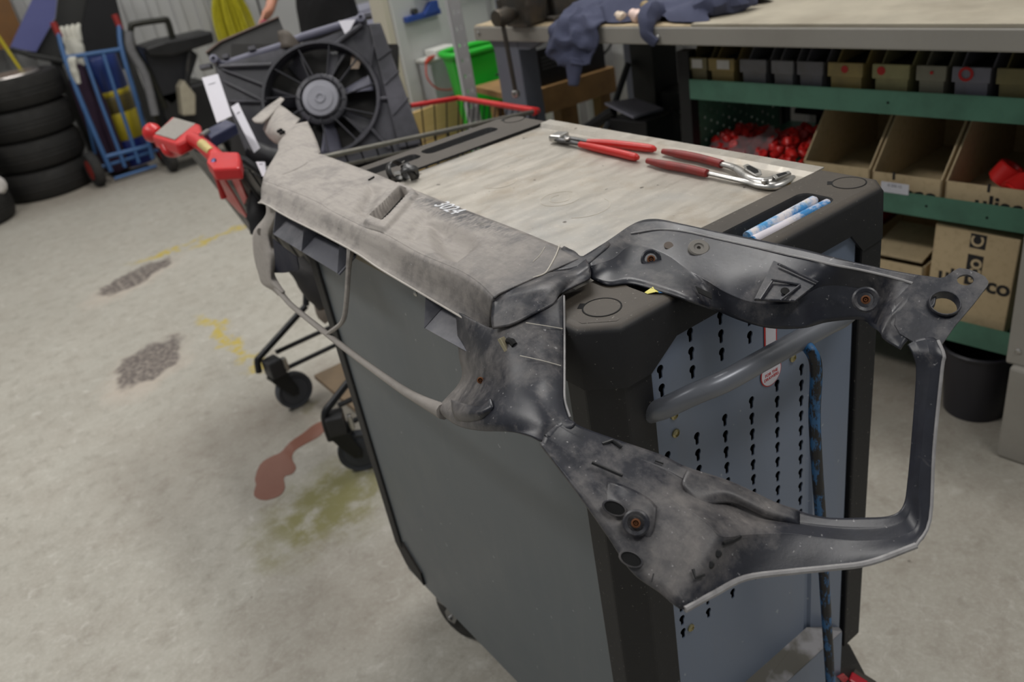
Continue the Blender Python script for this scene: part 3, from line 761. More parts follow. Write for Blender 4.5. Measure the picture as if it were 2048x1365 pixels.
# grommet, holes and slots in the arm
g = (0.6598,0.6311,1.021)
MB().lathe([(.0125, -.002), (.0125, .004), (.011, .0055), (.006, .0055), (.005, .004), (.0025, .004), (.002, .001), (.0001, .001)], g, (-.25, -.45, 1), 24).build('rubber_grommet', plain('grey_grommet', lin(120, 116, 110), .7, 0, .15, 60), fp, smooth=True)
MB().lathe([(.0055, 0), (.0055, .0012), (.0001, .0012)], (0.6484,0.6681,1.0215), (-.25, -.45, 1), 16).build('plug', plain('brown_plug', lin(96, 86, 78), .7), fp)
def quadplate(name, pts, mat, th=.0012, parent=fp):
    P = [V(p) for p in pts]; n = (P[1] - P[0]).cross(P[2] - P[0]).normalized()
    if n.dot(V(0, 0, 1.43) - P[0]) < 0: n = -n
    m = MB(); m.prism([p + n * .0009 for p in P], n * th); return m.build(name, mat, parent)
quadplate('slot_recess', [(0.5962,0.5778,1.0139),(0.5991,0.5573,1.0096),(0.5934,0.5523,1.0069),(0.592,0.5699,1.01)], M_DARK)
# square pad with ribs
M_PADDUST = plain('dusty_pad', lin(140, 136, 128), .75, 0, .2, 60)
m = MB(); m.prism([(0.6763,0.5375,1.0228),(0.6711,0.4785,1.0138),(0.6369,0.4798,1.0075),(0.6144,0.5137,1.0085)], (0, 0, .0028)); m.build('square_pad', M_PANEL, fp, bevel=.001)
for a, b in (([(0.6697,0.5264,1.0265),(0.6688,0.4757,1.0185)]), ([(0.645,0.5155,1.0205),(0.6582,0.4898,1.0165)]), ([(0.6573,0.4891,1.0165),(0.6244,0.4886,1.0125)]), ([(0.6453,0.5144,1.0195),(0.6147,0.5061,1.0125)])):
    MB().tube([a, b], .0014, 6).build('pad_rib', M_PANEL, fp)
MB().lathe([(.0045, 0), (.0045, .001), (.0001, .001)], (0.6402,0.4947,1.015), (-.3, -.4, 1), 14).build('pad_hole', M_DARK, fp)
# end bracket plate with two holes
O3 = [(0.7237,0.3783,1.029),(0.7408,0.3407,1.024),(0.6674,0.3468,0.99)]
Mb = frame(O3[0], V(O3[1]) - V(O3[0]), V(O3[2]) - V(O3[0]))
cam_o = V(0, 0, 1.43)
BO = [(-0.0176, 0.0015), (-0.0004, 0.0001), (0.004, -0.0021), (0.0111, -0.0118), (0.0145, -0.0149), (0.0225, -.0152), (0.0295, -0.0135), (0.0374, -0.01), (0.0412, -.005), (0.0414, -0.0011), (0.0333, 0.0218), (0.0219, 0.0497), (0.0151, 0.0712), (0.01, 0.0757), (-0.0039, 0.0771), (-0.022, 0.0694), (-0.0282, 0.0608), (-0.0305, 0.0454), (-0.0338, 0.0334), (-0.0258, 0.017)]
BH1 = [(0.0213, 0.0268), (0.0218, 0.0306), (0.021, 0.0342), (0.0191, 0.0374), (0.0163, 0.0398), (0.0127, 0.0413), (0.0089, 0.0416), (0.005, 0.0408), (0.0016, 0.0388), (-0.0011, 0.036), (-0.0028, 0.0325), (-0.0033, 0.0287), (-0.0025, 0.025), (-0.0006, 0.0218), (0.0023, 0.0193), (0.0059, 0.0179), (0.0098, 0.0176), (0.0137, 0.0185), (0.0171, 0.0205), (0.0197, 0.0234)]
BH2 = [(0.0289, -0.0041), (0.0287, -0.0013), (0.0271, 0.0013), (0.0245, 0.0031), (0.0213, 0.0038), (0.0183, 0.0033), (0.0159, 0.0016), (0.0148, -0.0009), (0.015, -0.0038), (0.0166, -0.0064), (0.0193, -0.0082), (0.0224, -0.0089), (0.0255, -0.0083), (0.0278, -0.0066)]
plate('end_bracket', BO, [BH1, BH2], .003, Mb @ Matrix.Translation((0, 0, .0032)), M_PANELA, fp)
m = MB(Mb)      # collar round the large hole
m.grid([[V(p[0] + (p[0] - .0093) * k, p[1] + (p[1] - .0296) * k, z) for p in BH1] for k, z in ((.16, -.003), (.10, -.0052), (.03, -.0052), (0, -.004), (-.06, .006), (-.03, .006), (0.02, .0))], closed_u=True)
m.build('hole_collar', M_PANEL, fp, smooth=True)

# -- lower lamp arm and outer upright, one moulded band
Tt = [(0.3814,0.5481,0.9691),(0.3902,0.5363,0.9591),(0.4092,0.5087,0.9468),(0.4307,0.4744,0.9344),(0.4416,0.4534,0.9246),(0.4667,0.4226,0.9088),(0.4879,0.3893,0.8898),(0.4992,0.3751,0.8825),(0.5056,0.3656,0.878),(0.5189,0.3516,0.873),(0.5396,0.3344,0.87),(0.5601,0.3175,0.8693),(0.5732,0.3133,0.8754),(0.5884,0.3194,0.8932),(0.6173,0.335,0.9324),(0.6395,0.3481,0.974),(0.6435,0.3544,0.9877),(0.6485,0.3634,0.994)]
Tm = [(0.3659,0.5493,0.9687),(0.3777,0.5283,0.9556),(0.3987,0.4966,0.9428),(0.4174,0.4636,0.93),(0.4281,0.4419,0.9188),(0.4453,0.4182,0.9024),(0.4596,0.3917,0.8873),(0.4748,0.3758,0.8811),(0.4904,0.3631,0.8762),(0.5083,0.3482,0.87),(0.5302,0.3289,0.865),(0.5529,0.3107,0.8644),(0.5705,0.3045,0.8716),(0.5878,0.314,0.8966),(0.6165,0.3294,0.9354),(0.6405,0.342,0.9759),(0.6459,0.3484,0.9909),(0.6542,0.3588,0.9984)]
Mm = [(0.3519,0.5498,0.9644),(0.3633,0.5176,0.9502),(0.3813,0.4762,0.9361),(0.3951,0.4458,0.9269),(0.4028,0.4175,0.9193),(0.4052,0.3943,0.9145),(0.4074,0.3801,0.907),(0.4373,0.376,0.8916),(0.4705,0.3615,0.8797),(0.4937,0.344,0.8704),(0.5195,0.3232,0.8626),(0.5461,0.3033,0.861),(0.5659,0.2957,0.8681),(0.5875,0.3083,0.8999),(0.6161,0.3236,0.9384),(0.6414,0.336,0.9778),(0.6489,0.3426,0.9932),(0.6593,0.3532,1.0007)]
Bm = [(0.3471,0.5478,0.961),(0.3521,0.5174,0.9475),(0.3586,0.4788,0.9351),(0.363,0.4457,0.9211),(0.3638,0.4141,0.91),(0.3672,0.3898,0.9005),(0.3715,0.3738,0.8922),(0.4042,0.3696,0.8833),(0.4384,0.3596,0.8754),(0.4686,0.3424,0.867),(0.4993,0.323,0.8598),(0.5285,0.3036,0.8572),(0.5581,0.2907,0.8633),(0.5814,0.2979,0.8863),(0.6117,0.3154,0.9278),(0.6433,0.3315,0.9787),(0.6517,0.3377,0.9943),(0.6634,0.3479,1.0006)]
Bb = [(0.3448,0.5479,0.961),(0.3423,0.5187,0.9485),(0.3377,0.4823,0.9332),(0.3344,0.448,0.914),(0.3292,0.4146,0.8987),(0.3354,0.3882,0.8885),(0.3433,0.3669,0.8773),(0.3749,0.3633,0.8749),(0.4092,0.3588,0.8712),(0.4466,0.3416,0.8634),(0.48,0.3236,0.8568),(0.5122,0.3055,0.853),(0.5516,0.2864,0.8587),(0.5747,0.2882,0.873),(0.6093,0.3087,0.9213),(0.6468,0.3281,0.981),(0.6534,0.3309,0.9917),(0.6632,0.3428,0.9988)]
m = MB()
m.loft([list(x) for x in zip(*[[V(p) for p in r] for r in (Tt, near(Tm, Tt, .25), Tm, near(Mm, Tm, .12), Mm, near(Mm, Bm, .12), Bm, Bb)])], 4, 6)
m.build('lower_lamp_arm', M_PANEL, fp, smooth=True, solid=.003, angle=70)
# returned flange under the lower arm
m = MB(); m.tube([V(p) for p in Bb[6:13]], .003, 8, 5); m.build('lower_bead', M_WORN_GLINT, fp, smooth=True)
m = MB(); m.tube([V(p) for p in Bb[12:]], .0016, 6, 4); m.build('upright_glint', M_WORN_GLINT, fp, smooth=True)  # pale bead painting in the highlight on the rolled edge
# raised step in the channel
m = MB(); m.loft([[(0.4393,0.4499,0.9254),(0.4523,0.4344,0.9177),(0.4673,0.4178,0.9081),(0.4841,0.3914,0.8934),(0.4998,0.3701,0.8815)], [(0.422,0.4393,0.9257),(0.4296,0.4262,0.9166),(0.4514,0.413,0.9105),(0.4705,0.3862,0.8932),(0.4916,0.3639,0.8786)], [(0.4187,0.4343,0.9188),(0.4244,0.4188,0.9106),(0.4514,0.4075,0.9),(0.4688,0.3849,0.8855),(0.49,0.3627,0.8731)]], 5, 5)
m.build('channel_step', M_PANEL, fp, smooth=True, solid=.002)
# oval boss plate with two oval holes
m = MB(); m.loft([[(0.3674,0.4806,0.9381),(0.3749,0.4654,0.9361),(0.3824,0.4448,0.9298),(0.3833,0.4338,0.9239)], [(0.3569,0.4748,0.9314),(0.3607,0.4542,0.9322),(0.3677,0.4336,0.9254),(0.3693,0.4238,0.9159)], [(0.3515,0.4669,0.9265),(0.354,0.448,0.9244),(0.3576,0.4292,0.9174),(0.3597,0.421,0.9107)], [(0.3523,0.4623,0.918),(0.354,0.4464,0.9136),(0.3554,0.4307,0.9072),(0.3577,0.4226,0.9051)]], 5, 5)
m.build('mounting_boss', M_PANEL, fp, smooth=True, solid=.002)
def oval(name, p, n, rx, ry, ang, mat, rim=True):
    n = V(n).normalized(); a = (V(math.cos(ang), -math.sin(ang) * .6, -math.sin(ang))); a = (a - n * a.dot(n)).normalized(); b = n.cross(a)
    ring = [V(p) + (a * math.cos(t) * rx + b * math.sin(t) * ry) for t in [2 * PI * k / 20 for k in range(20)]]
    if rim:
        m = MB(); m.grid([[V(p) + (q - V(p)) * s + n * h for q in ring] for s, h in ((1.28, -.0008), (1.22, .0014), (1.05, .0016), (1.0, .0))], closed_u=True)
        m.build('hole_rim', M_PANEL, fp, smooth=True)
    m = MB(); m.prism([q - n * .0005 for q in ring], n * .0012); m.build(name, mat, fp)
oval('mounting_hole', (0.3515,0.4549,0.9307), toc((0.3515,0.4549,0.9307)), .0092, .0052, .75, M_DARK)
oval('mounting_hole', (0.3332,0.4176,0.9073), toc((0.3332,0.4176,0.9073)), .0088, .0052, .8, M_DARK)
# cracks and torn spots
for pts, w in (([(0.3666,0.4992,0.9497),(0.3722,0.488,0.9458),(0.3787,0.472,0.9417)], .0016), ([(0.367,0.3782,0.8988),(0.3642,0.3731,0.8945),(0.3729,0.371,0.8932)], .0014), ([(0.4041,0.377,0.9031),(0.4152,0.3767,0.8986),(0.4264,0.3774,0.8958)], .0016), ([(0.3931,0.5143,0.9484),(0.4031,0.511,0.9486),(0.4049,0.5008,0.9448)], .0018), ([(0.4197,0.472,0.9349),(0.4238,0.4652,0.9325)], .0008), ([(0.3393,0.3973,0.9001),(0.3331,0.3939,0.8972)], .0006)):
    MB().tube([V(p) + toc(p) * .001 for p in pts], w, 6).build('crack', M_SMEAR, fp)
for p in [(0.3958,0.376,0.8979),(0.3846,0.3748,0.8937)]:
    MB().lathe([(.0035, 0), (.0025, .001), (.0001, .001)], V(p) + toc(p) * .001, toc(p), 10).build('torn_spot', M_SMEAR, fp)

# -- grille frame: lower bar, divider, far pillar
bar = [(0.402,1.4555,0.837),(0.398,1.4176,0.8353),(0.394,1.3704,0.832),(0.388,1.2764,0.8358),(0.384,1.1909,0.8388),(0.381,1.1189,0.84),(0.378,1.0493,0.8435),(0.375,0.9795,0.8482),(0.371,0.9109,0.8553),(0.365,0.8411,0.8701),(0.357,0.7681,0.891)]
MB().tube(bar, [.0062, .0055, .005, .005, .005, .005, .005, .0054, .006, .0072, .010], 10, 5).build('grille_bar', M_PANEL, fp, smooth=True)
div = [(0.44,1.1195,1.0016),(0.424,1.1024,0.9874),(0.416,1.1041,0.9656),(0.402,1.1016,0.9302),(0.393,1.1083,0.8995),(0.389,1.1209,0.8823),(0.386,1.1468,0.8651),(0.384,1.1902,0.84)]
MB().tube(div, [.009, .0062, .0048, .0046, .0046, .0046, .0046, .0046], 8, 5, flat=(1, .8)).build('grille_divider', M_PANEL, fp, smooth=True)
m = MB()
m.loft([[(0.45,1.5158,0.986),(0.442,1.4757,0.9916),(0.436,1.4352,0.9958),(0.434,1.405,0.9978)],
        [(0.448,1.5359,0.9526),(0.436,1.4784,0.9668),(0.432,1.4421,0.9719),(0.434,1.4361,0.9705)],
        [(0.44,1.618,0.9052),(0.426,1.5276,0.9296),(0.424,1.4801,0.937),(0.432,1.4789,0.9323)],
        [(0.434,1.6389,0.873),(0.418,1.5372,0.8971),(0.418,1.4774,0.9157),(0.428,1.4768,0.91)],
        [(0.428,1.6414,0.8388),(0.414,1.5488,0.8649),(0.41,1.4762,0.8987),(0.422,1.4568,0.904)],
        [(0.418,1.6085,0.8232),(0.408,1.5381,0.8465),(0.402,1.4665,0.8736),(0.416,1.4644,0.8788)],
        [(0.41,1.5771,0.8094),(0.402,1.5112,0.8316),(0.398,1.4649,0.8507),(0.412,1.4744,0.857)],
        [(0.405,1.5009,0.8182),(0.4,1.4635,0.8334),(0.398,1.4346,0.8448),(0.406,1.4379,0.8468)],
        [(0.402,1.4642,0.8196),(0.398,1.4335,0.8337),(0.397,1.41,0.8453),(0.402,1.4101,0.8452)]], 5, 5)
m.build('far_pillar', M_PANEL, fp, smooth=True, solid=.003, angle=70)
MB().lathe([(.007, 0), (.007, .001), (.0001, .001)], (0.4245,1.5244,0.9288), (-.8, -.4, .3), 16).build('pillar_mark', plain('grey_mark', lin(112, 106, 100), .8), fp)
M_DUCT = plain('dark_duct_plastic', lin(96, 97, 106), .5, 0, .25, 14, lin(168, 166, 168), 9, .6)
# -- air ducts behind the fascia
def duct(fa, fb, ta, tb, depth, splits):
    """floor runs from the front edge fa-fb back and up to under the lip"""
    fa, fb = V(fa), V(fb)
    ba, bb = fa + V(depth, .0, .018), fb + V(depth, .0, .018)
    m = MB(); m.grid([[fa, fb], [ba, bb]]); m.build('duct_floor', M_DUCT, fp, solid=.0025)
    m = MB(); m.grid([[ba, bb], [ba + V(.002, 0, .034), bb + V(.002, 0, .034)]]); m.build('duct_back', M_DARK, fp, solid=.0015)
    for k in splits:
        p, q = fa.lerp(fb, k), ba.lerp(bb, k); top = V(ta).lerp(V(tb), k)
        m = MB(); m.add([p, q, q + V(0, 0, .034), top + V(.01, 0, 0), top], [(0, 1, 2, 3, 4)]); m.build('duct_wall', M_DUCT, fp, solid=.0025, off=0)
duct((0.415,1.4148,0.9532), (0.408,1.1268,0.9551), (0.434,1.4169,0.9917), (0.43,1.1414,0.9944), .034, (0, .47, .98))
duct((0.408,0.8766,0.9469), (0.402,0.7584,0.9559), (0.431,0.8958,0.9832), (0.431,0.7929,0.9817), .036, (0.01,))
m = MB(); m.loft([[(0.42,1.4385,0.9361),(0.424,1.3908,0.9245),(0.428,1.3611,0.9159)], [(0.416,1.4561,0.8861),(0.424,1.4085,0.8854),(0.43,1.3809,0.8854)], [(0.414,1.4763,0.8609),(0.42,1.4345,0.8698),(0.425,1.4165,0.8778)]], 4, 4); m.build('duct_side', plain('dark_navy_plastic', lin(40, 42, 58), .6), fp, solid=.002)  # duct side in plain dark navy

# -- far lamp arm: neck, block and tab
m = MB()
m.loft([[(0.4526,1.5001,1.028),(0.4787,1.4772,1.03),(0.5365,1.494,1.03),(0.5966,1.5555,1.028)],
        [(0.4853,1.5605,1.028),(0.5076,1.5468,1.031),(0.5582,1.5539,1.032),(0.601,1.5675,1.028)],
        [(0.554,1.6772,1.026),(0.5656,1.6464,1.033),(0.5898,1.6237,1.035),(0.6196,1.617,1.029)],
        [(0.5862,1.7479,1.026),(0.5987,1.7244,1.034),(0.6194,1.7032,1.037),(0.6553,1.7195,1.031)],
        [(0.6619,1.8509,1.027),(0.6628,1.8275,1.034),(0.6721,1.8163,1.036),(0.6919,1.8311,1.031)]], 5, 5)
m.build('far_arm_neck', M_PANEL, fp, smooth=True, solid=.0025)
m = MB()
m.loft([[(0.6546,2.0391,1.0),(0.6892,2.0899,1.012),(0.7171,2.1144,1.022),(0.7477,2.1457,1.026)],
        [(0.6388,1.9765,0.995),(0.6403,1.9247,1.02),(0.6758,1.9572,1.03),(0.7254,2.0357,1.03)],
        [(0.6306,1.9216,0.99),(0.6204,1.8403,1.022),(0.6484,1.8524,1.033),(0.7029,1.9341,1.032)],
        [(0.6265,1.8773,0.99),(0.6168,1.7924,1.02),(0.6411,1.8011,1.032),(0.6979,1.8883,1.03)]], 5, 5)
m.build('far_arm_block', M_PANEL, fp, smooth=True, solid=.0025)
m = MB()
m.loft([[(0.639,2.0494,1.028),(0.7065,2.1347,1.028),(0.7551,2.1867,1.028),(0.7839,2.2186,1.028)], [(0.6333,2.0156,1.026),(0.6853,2.0671,1.028),(0.7434,2.1369,1.028),(0.7774,2.1784,1.028)], [(0.6483,2.0094,1.02),(0.6822,2.0424,1.024),(0.7318,2.1102,1.026),(0.7665,2.1606,1.026)]], 4, 3)
m.build('far_arm_tab', M_PANEL, fp, smooth=True, solid=.0025)
for u, v in ((0.6208,1.8129,1.032), (0.6164,1.8637,1.018)), ((0.6161,1.7872,1.032), (0.6138,1.8422,1.018)):
    MB().tube([V(u) + V(0, 0, .002), V(u).lerp(V(v), .35) + V(0, 0, .002)], .004, 8).build('arm_hole', M_DARK, fp)
# -- marks on the crossmember: paint-pen number, black smear, slot
def top_frame(c, d):
    c, d = V(c), V(d); x = (d - c); x.z = 0; return frame(c, x, Matrix.Rotation(PI / 2, 3, 'Z') @ x)
Mt = top_frame((0.5592,1.0219,1.0305), (0.5559,0.9858,1.0305))
letters('paint_pen_number', '3024', .032, Mt, M_CHALK, fp, .0006, .15, 1.0, .0002)
letters('moulded_mark', 'PP', .014, top_frame((0.5489,0.9222,1.03), (0.5479,0.8875,1.03)), plain('grey_print', lin(140, 136, 130), .7), fp, .0003)
MB().tube([(0.5574,1.2733,1.0312), (0.5709,1.2786,1.0312)], .0014, 6).build('slot', M_DARK, fp)

# ------------------------------------------------------------------ small things on the trolley
PT = 1.0045       # level of the aluminium sheet
def fit(a, b): return V(a), V(b)
M_REDGRIP = plain('bright_red_grip', lin(200, 36, 30), .35, 0, .12, 50)
M_DKREDGRIP = plain('worn_dark_red_grip', lin(142, 38, 34), .5, 0, .2, 60, lin(70, 45, 42), 25, .5)
# pincers with bright red handles
pl = thing('pliers', 'pliers with bright red handles lying at the back of the aluminium top', 'pliers', (0.9137,1.1367,1.0045))
zz = 1.0105
h1 = [(0.9109,1.1174,1.0115),(0.9199,1.0766,1.0115),(0.927,1.0282,1.0115),(0.9319,0.986,1.0115),(0.9331,0.9746,1.011)]
h2 = [(0.8948,1.1202,1.0115),(0.8929,1.0721,1.0115),(0.8911,1.0204,1.0115),(0.8887,0.9788,1.0115),(0.8895,0.9692,1.011)]
for h in (h1, h2):
    MB().tube(h, [.0052, .0068, .0070, .0066, .0035], 12, 4).build('handle_grip', M_REDGRIP, pl, smooth=True)
a = [(0.9117,1.1156,1.0115),(0.9108,1.1526,1.0115),(0.9077,1.1741,1.0115),(0.9092,1.1958,1.012)]
b = [(0.8955,1.1184,1.0115),(0.8967,1.1498,1.0115),(0.8955,1.1736,1.0115),(0.8969,1.1953,1.012)]
for h in (a, b): MB().tube(h, [.0042, .005, .0065, .006], 8, 4, flat=(.8, 1)).build('jaw_arm', M_DARKSTEEL, pl, smooth=True)
MB().box((0.9049,1.1905,1.013), (.030, .026, .013), .25, .004).build('pincer_head', M_STEEL, pl)
MB().lathe([(.006, 0), (.006, .003), (.004, .004), (.0001, .004)], (0.8951,1.1539,1.016), (0, 0, 1), 14).build('rivet', M_STEEL, pl)
# water-pump pliers
wp = thing('water_pump_pliers', 'water pump pliers with dark worn red handles beside the rim corner', 'pliers', (0.9233,0.7923,1.0045))
h1 = [(0.9309,0.9555,1.011),(0.9295,0.9168,1.012),(0.9286,0.8743,1.012),(0.9237,0.8321,1.012),(0.9222,0.825,1.012)]
h2 = [(0.8853,0.9447,1.011),(0.8818,0.9029,1.012),(0.8838,0.8633,1.012),(0.8824,0.8273,1.012),(0.8821,0.8184,1.012)]
for h in (h1, h2): MB().tube(h, [.0045, .0068, .0068, .0066, .006], 12, 4).build('handle_grip', M_DKREDGRIP, wp, smooth=True)
MB().tube([(0.924,0.8265,1.012),(0.9176,0.7983,1.013),(0.9025,0.7673,1.013),(0.8916,0.7441,1.013),(0.8904,0.7207,1.013),(0.9098,0.7175,1.013),(0.9322,0.7131,1.013)], [.0058, .0062, .0075, .0085, .0085, .0065, .005], 10, 4, flat=(.7, 1)).build('upper_jaw', M_STEEL, wp, smooth=True)
MB().tube([(0.8859,0.8218,1.011),(0.8849,0.7869,1.011),(0.8857,0.7516,1.01),(0.8844,0.7244,1.01),(0.8907,0.7043,1.01),(0.9114,0.7005,1.011),(0.9278,0.7031,1.011)], [.0045, .0045, .005, .007, .0075, .006, .004], 10, 4, flat=(.75, 1)).build('lower_jaw', M_STEEL, wp, smooth=True)
slot = [(0.9124,0.7771,1.0195),(0.9205,0.7749,1.0195),(0.9071,0.7409,1.0195),(0.8949,0.7293,1.0195),(0.8865,0.7328,1.0195),(0.9004,0.7635,1.0195)]
m = MB(); m.prism(slot, (0, 0, .002)); m.build('slot_frame', M_STEEL, wp, bevel=.0008)
c0 = sum((V(p) for p in slot), V(0, 0, 0)) / 6
m = MB(); m.prism([c0 + (V(p) - c0) * .66 + V(0, 0, .0016) for p in slot], (0, 0, .0008)); m.build('slot', M_DARK, wp)
jaw = [(0.9009,0.7163,1.019),(0.9231,0.7078,1.019),(0.9184,0.6993,1.019),(0.8905,0.7023,1.019)]
m = MB(); m.prism(jaw, (0, 0, .0015)); m.build('jaw_insert', M_STEEL, wp)
c0 = sum((V(p) for p in jaw), V(0, 0, 0)) / 4
m = MB(); m.prism([c0 + (V(p) - c0) * .6 + V(0, 0, .0012) for p in jaw], (0, 0, .0008)); m.build('jaw_teeth', M_DARK, wp)
MB().lathe([(.005, 0), (.005, .004), (.003, .005), (.0001, .005)], (0.8831,0.7148,1.015), (0, 0, 1), 14).build('pivot', M_STEEL, wp)
nut = (0.9093,0.7005,1.0045)
o = MB().lathe([(.0065, 0), (.0065, .008), (.0045, .008), (.0045, 0)], nut, (.3, .2, 1), 6, cap=False).build('brass_nut', plain('brass', lin(190, 160, 90), .35, .7)); props(o, 'small brass nut beside the water pump pliers', 'nut')

# paint markers in the pocket
def marker_mat(name, blue):
    t = NT(name)
    n = t.noise(30, 5, .7); n2 = t.noise(90, 3, .6)
    c = t.mix(t.ramp(n, .42, .58), lin(218, 212, 214), blue)
    c = t.mix(t.ramp(n2, .60, .7, 0, .8), c, lin(120, 100, 90))
    c = t.mix(t.ramp(t.noise(45, 3, .5), .68, .74), c, lin(200, 190, 70))
    return t.out(c, .4)
mk = (('blue and white paint marker in the rim pocket next to the aluminium', [(0.8825,0.6368,1.004),(0.8207,0.64,1.003),(0.7531,0.6382,1.001)], lin(70, 150, 205)),
      ('blue paint marker with a torn white wrapper nearer the outer rim', [(0.8865,0.6186,1.002),(0.812,0.6196,1.001),(0.7483,0.6259,0.999)], lin(50, 130, 190)))
for i, (lab, pts, bl_) in enumerate(mk):
    t = thing('paint_marker', lab, 'marker', pts[1], 'paint markers in the pocket')
    MB().tube([pts[0], pts[2]], .0068, 14).build('barrel', marker_mat('marker_print_%d' % i, bl_), t, smooth=True)
    d = (V(pts[0]) - V(pts[2])).normalized()
    MB().tube([V(pts[0]), V(pts[0]) + d * .004], [.0066, .0045], 14).build('end_cap', white_paper if i == 0 else plain('white_cap', lin(225, 222, 220), .4), t, smooth=True)
    if i == 1: MB().tube([V(pts[2]) + d * .002, V(pts[1]) - d * .006], .0072, 14).build('torn_wrapper', plain('white_wrapper', lin(222, 216, 224), .5), t, smooth=True)
t = thing('sticker_scrap', 'crumpled yellow and blue sticker scrap under the lamp arm', 'sticker', (0.5694,0.6131,1.0105))
MB().grid([[(0.5596,0.6196,1.0108),(0.57,0.6172,1.014),(0.5765,0.6123,1.0115)], [(0.5592,0.6145,1.0106),(0.5649,0.6068,1.013),(0.57,0.6014,1.0106)]]).build('yellow_part', plain('yellow_print', lin(225, 215, 110), .5), t, solid=.0004)
MB().grid([[(0.572,0.6139,1.0135),(0.5724,0.6066,1.013)], [(0.5657,0.6031,1.0125),(0.5716,0.5991,1.0112)]]).build('blue_part', plain('blue_print', lin(50, 100, 150), .5), t, solid=.0005)

# spring hose clamps heaped behind the panel
def clamp(p, r, tilt, spin, label):
    t = thing('hose_clamp', label, 'hose clamp', p, 'spring hose clamps')
    R = Matrix.Translation(V(p)) @ Matrix.Rotation(spin, 4, 'Z') @ Matrix.Rotation(tilt, 4, 'X')
    m = MB(R); w = .0065
    ring = [(r * math.cos(a), r * math.sin(a)) for a in [math.radians(20 + 320 * k / 22) for k in range(23)]]
    m.grid([[V(x, y, z + r) for x, y in ring] for z in (-w, w)])
    m.build('band', M_DARKSTEEL, t, smooth=True, solid=.0012)
    for s in (-1, 1):
        m = MB(R); x, y = r * math.cos(math.radians(20 * s)), r * math.sin(math.radians(20 * s))
        m.prism([(x, y, r - .004), (x + .011, y + s * .002, r - .003), (x + .011, y + s * .002, r + .003), (x, y, r + .004)], (0, s * .0014, 0))
        m.build('ear', M_STEEL, t)
clamp((0.6197,1.3208,1.012), .019, 1.2, .4, 'spring hose clamp with ears up, furthest left of the heap')
clamp((0.6245,1.2901,1.01), .018, 1.35, 1.4, 'spring hose clamp in the middle of the heap behind the panel')
clamp((0.6318,1.2673,1.006), .016, .9, 2.6, 'spring hose clamp with a bright end, nearest the aluminium sheet')

# bar hooked over the handle, worn blue paint
t = NT('worn_blue_paint'); n = t.noise(70, 5, .7, 0, t.mapped((1, 1, .35)))
M_WORNBLUE = t.out(t.mix(t.ramp(n, .49, .56), lin(24, 24, 28), lin(42, 100, 150)), .5)
rod = [(0.7421,0.553,0.88),(0.7255,0.535,0.8957),(0.7054,0.512,0.9082),(0.7099,0.507,0.8916),(0.7139,0.508,0.863),(0.7178,0.512,0.8086),(0.7236,0.512,0.7362),(0.7332,0.512,0.6475),(0.7427,0.512,0.5511),(0.753,0.512,0.4455),(0.7623,0.512,0.3531),(0.7747,0.512,0.2268)]
o = MB().tube(rod, .0072, 10, 4).build('pry_bar', M_WORNBLUE, smooth=True); props(o, 'slim bar with worn blue paint hooked over the trolley handle', 'pry bar')

# ------------------------------------------------------------------ workbench with vise and clothes
def W(s, u, z): return BR @ V(s, u, z)
M_BENCH = plain('bench_grey_paint', lin(158, 154, 146), .5, 0, .08, 8, lin(110, 104, 96), 4, .4)
M_BENCHLEG = plain('bench_blue_grey_paint', lin(112, 116, 128), .45, .1, .08, 8)
M_BENCHTOP = plain('bench_top_board', lin(176, 168, 150), .6, 0, .1, 14, lin(120, 108, 92), 5, .5)
wb = thing('workbench', 'long grey steel workbench with worn top along the wall', 'workbench', tuple(W(2.2, .9, 0)))
b = MB(BR).bx((1.835, -.7, .975), (2.64, 2.335, 1.022)).build('bench_top', M_BENCH, wb, bevel=.004)
MB(BR).bx((1.838, -.7, 1.022), (2.63, 1.43, 1.030)).build('top_board', M_BENCHTOP, wb, bevel=.001)
MB(BR).bx((1.838, 1.435, 1.022), (2.63, 2.33, 1.0245)).build('worn_top_board', plain('worn_wood_board', lin(190, 172, 140), .6, 0, .15, 20, lin(110, 90, 70), 8, .6), wb)
m = MB(BR); m.bx((1.86, 2.15, 0), (1.94, 2.275, .975)); m.build('leg', M_BENCHLEG, wb, bevel=.004)
m = MB(BR); m.prism([(1.862, 2.03, .975), (1.862, 2.30, .975), (1.862, 2.275, .945), (1.862, 2.10, .945)], (.05, 0, 0)); m.build('gusset', M_BENCHLEG, wb)
m = MB(BR); m.bx((1.86, .33, .26), (1.945, .590, .975)); m.build('leg', M_BENCH, wb, bevel=.006)
m = MB(BR); m.bx((1.845, .32, 0), (1.947, .575, .262)); m.build('leg_foot', M_BENCH, wb, bevel=.008)
for (u, z) in ((.586, .50), (.586, .30)):
    MB(BR).lathe([(.007, 0), (.007, .004), (.004, .006), (.0001, .006)], (1.862, u - .02, z), (-1, 0, 0), 10).build('bolt', M_STEEL, wb)
for (u, z) in ((2.31, 1.0), (1.54, .995), (2.20, .90)):
    MB(BR).lathe([(.008, 0), (.008, .003), (.004, .005), (.0001, .005)], (1.834 if z > .95 else 1.859, u, z), (-1, 0, 0), 10).build('bolt', M_STEEL, wb)
m = MB(BR); m.bx((2.285, 1.95, .0), (2.415, 2.05, .975)); m.build('black_leg', plain('black_steel', lin(30, 33, 32), .5, .2), wb)
m = MB(BR); m.bx((2.30, 1.58, .64), (2.42, 1.96, .70)); m.build('cross_beam', plain('black_steel_beam', lin(30, 33, 32), .5, .2), wb)
for u in (-.6,):
    MB(BR).bx((1.86, u, 0), (1.945, u + .12, .975)).build('leg', M_BENCHLEG, wb)
MB(BR).bx((2.5, 2.15, 0), (2.6, 2.275, .975)).build('leg', M_BENCHLEG, wb)

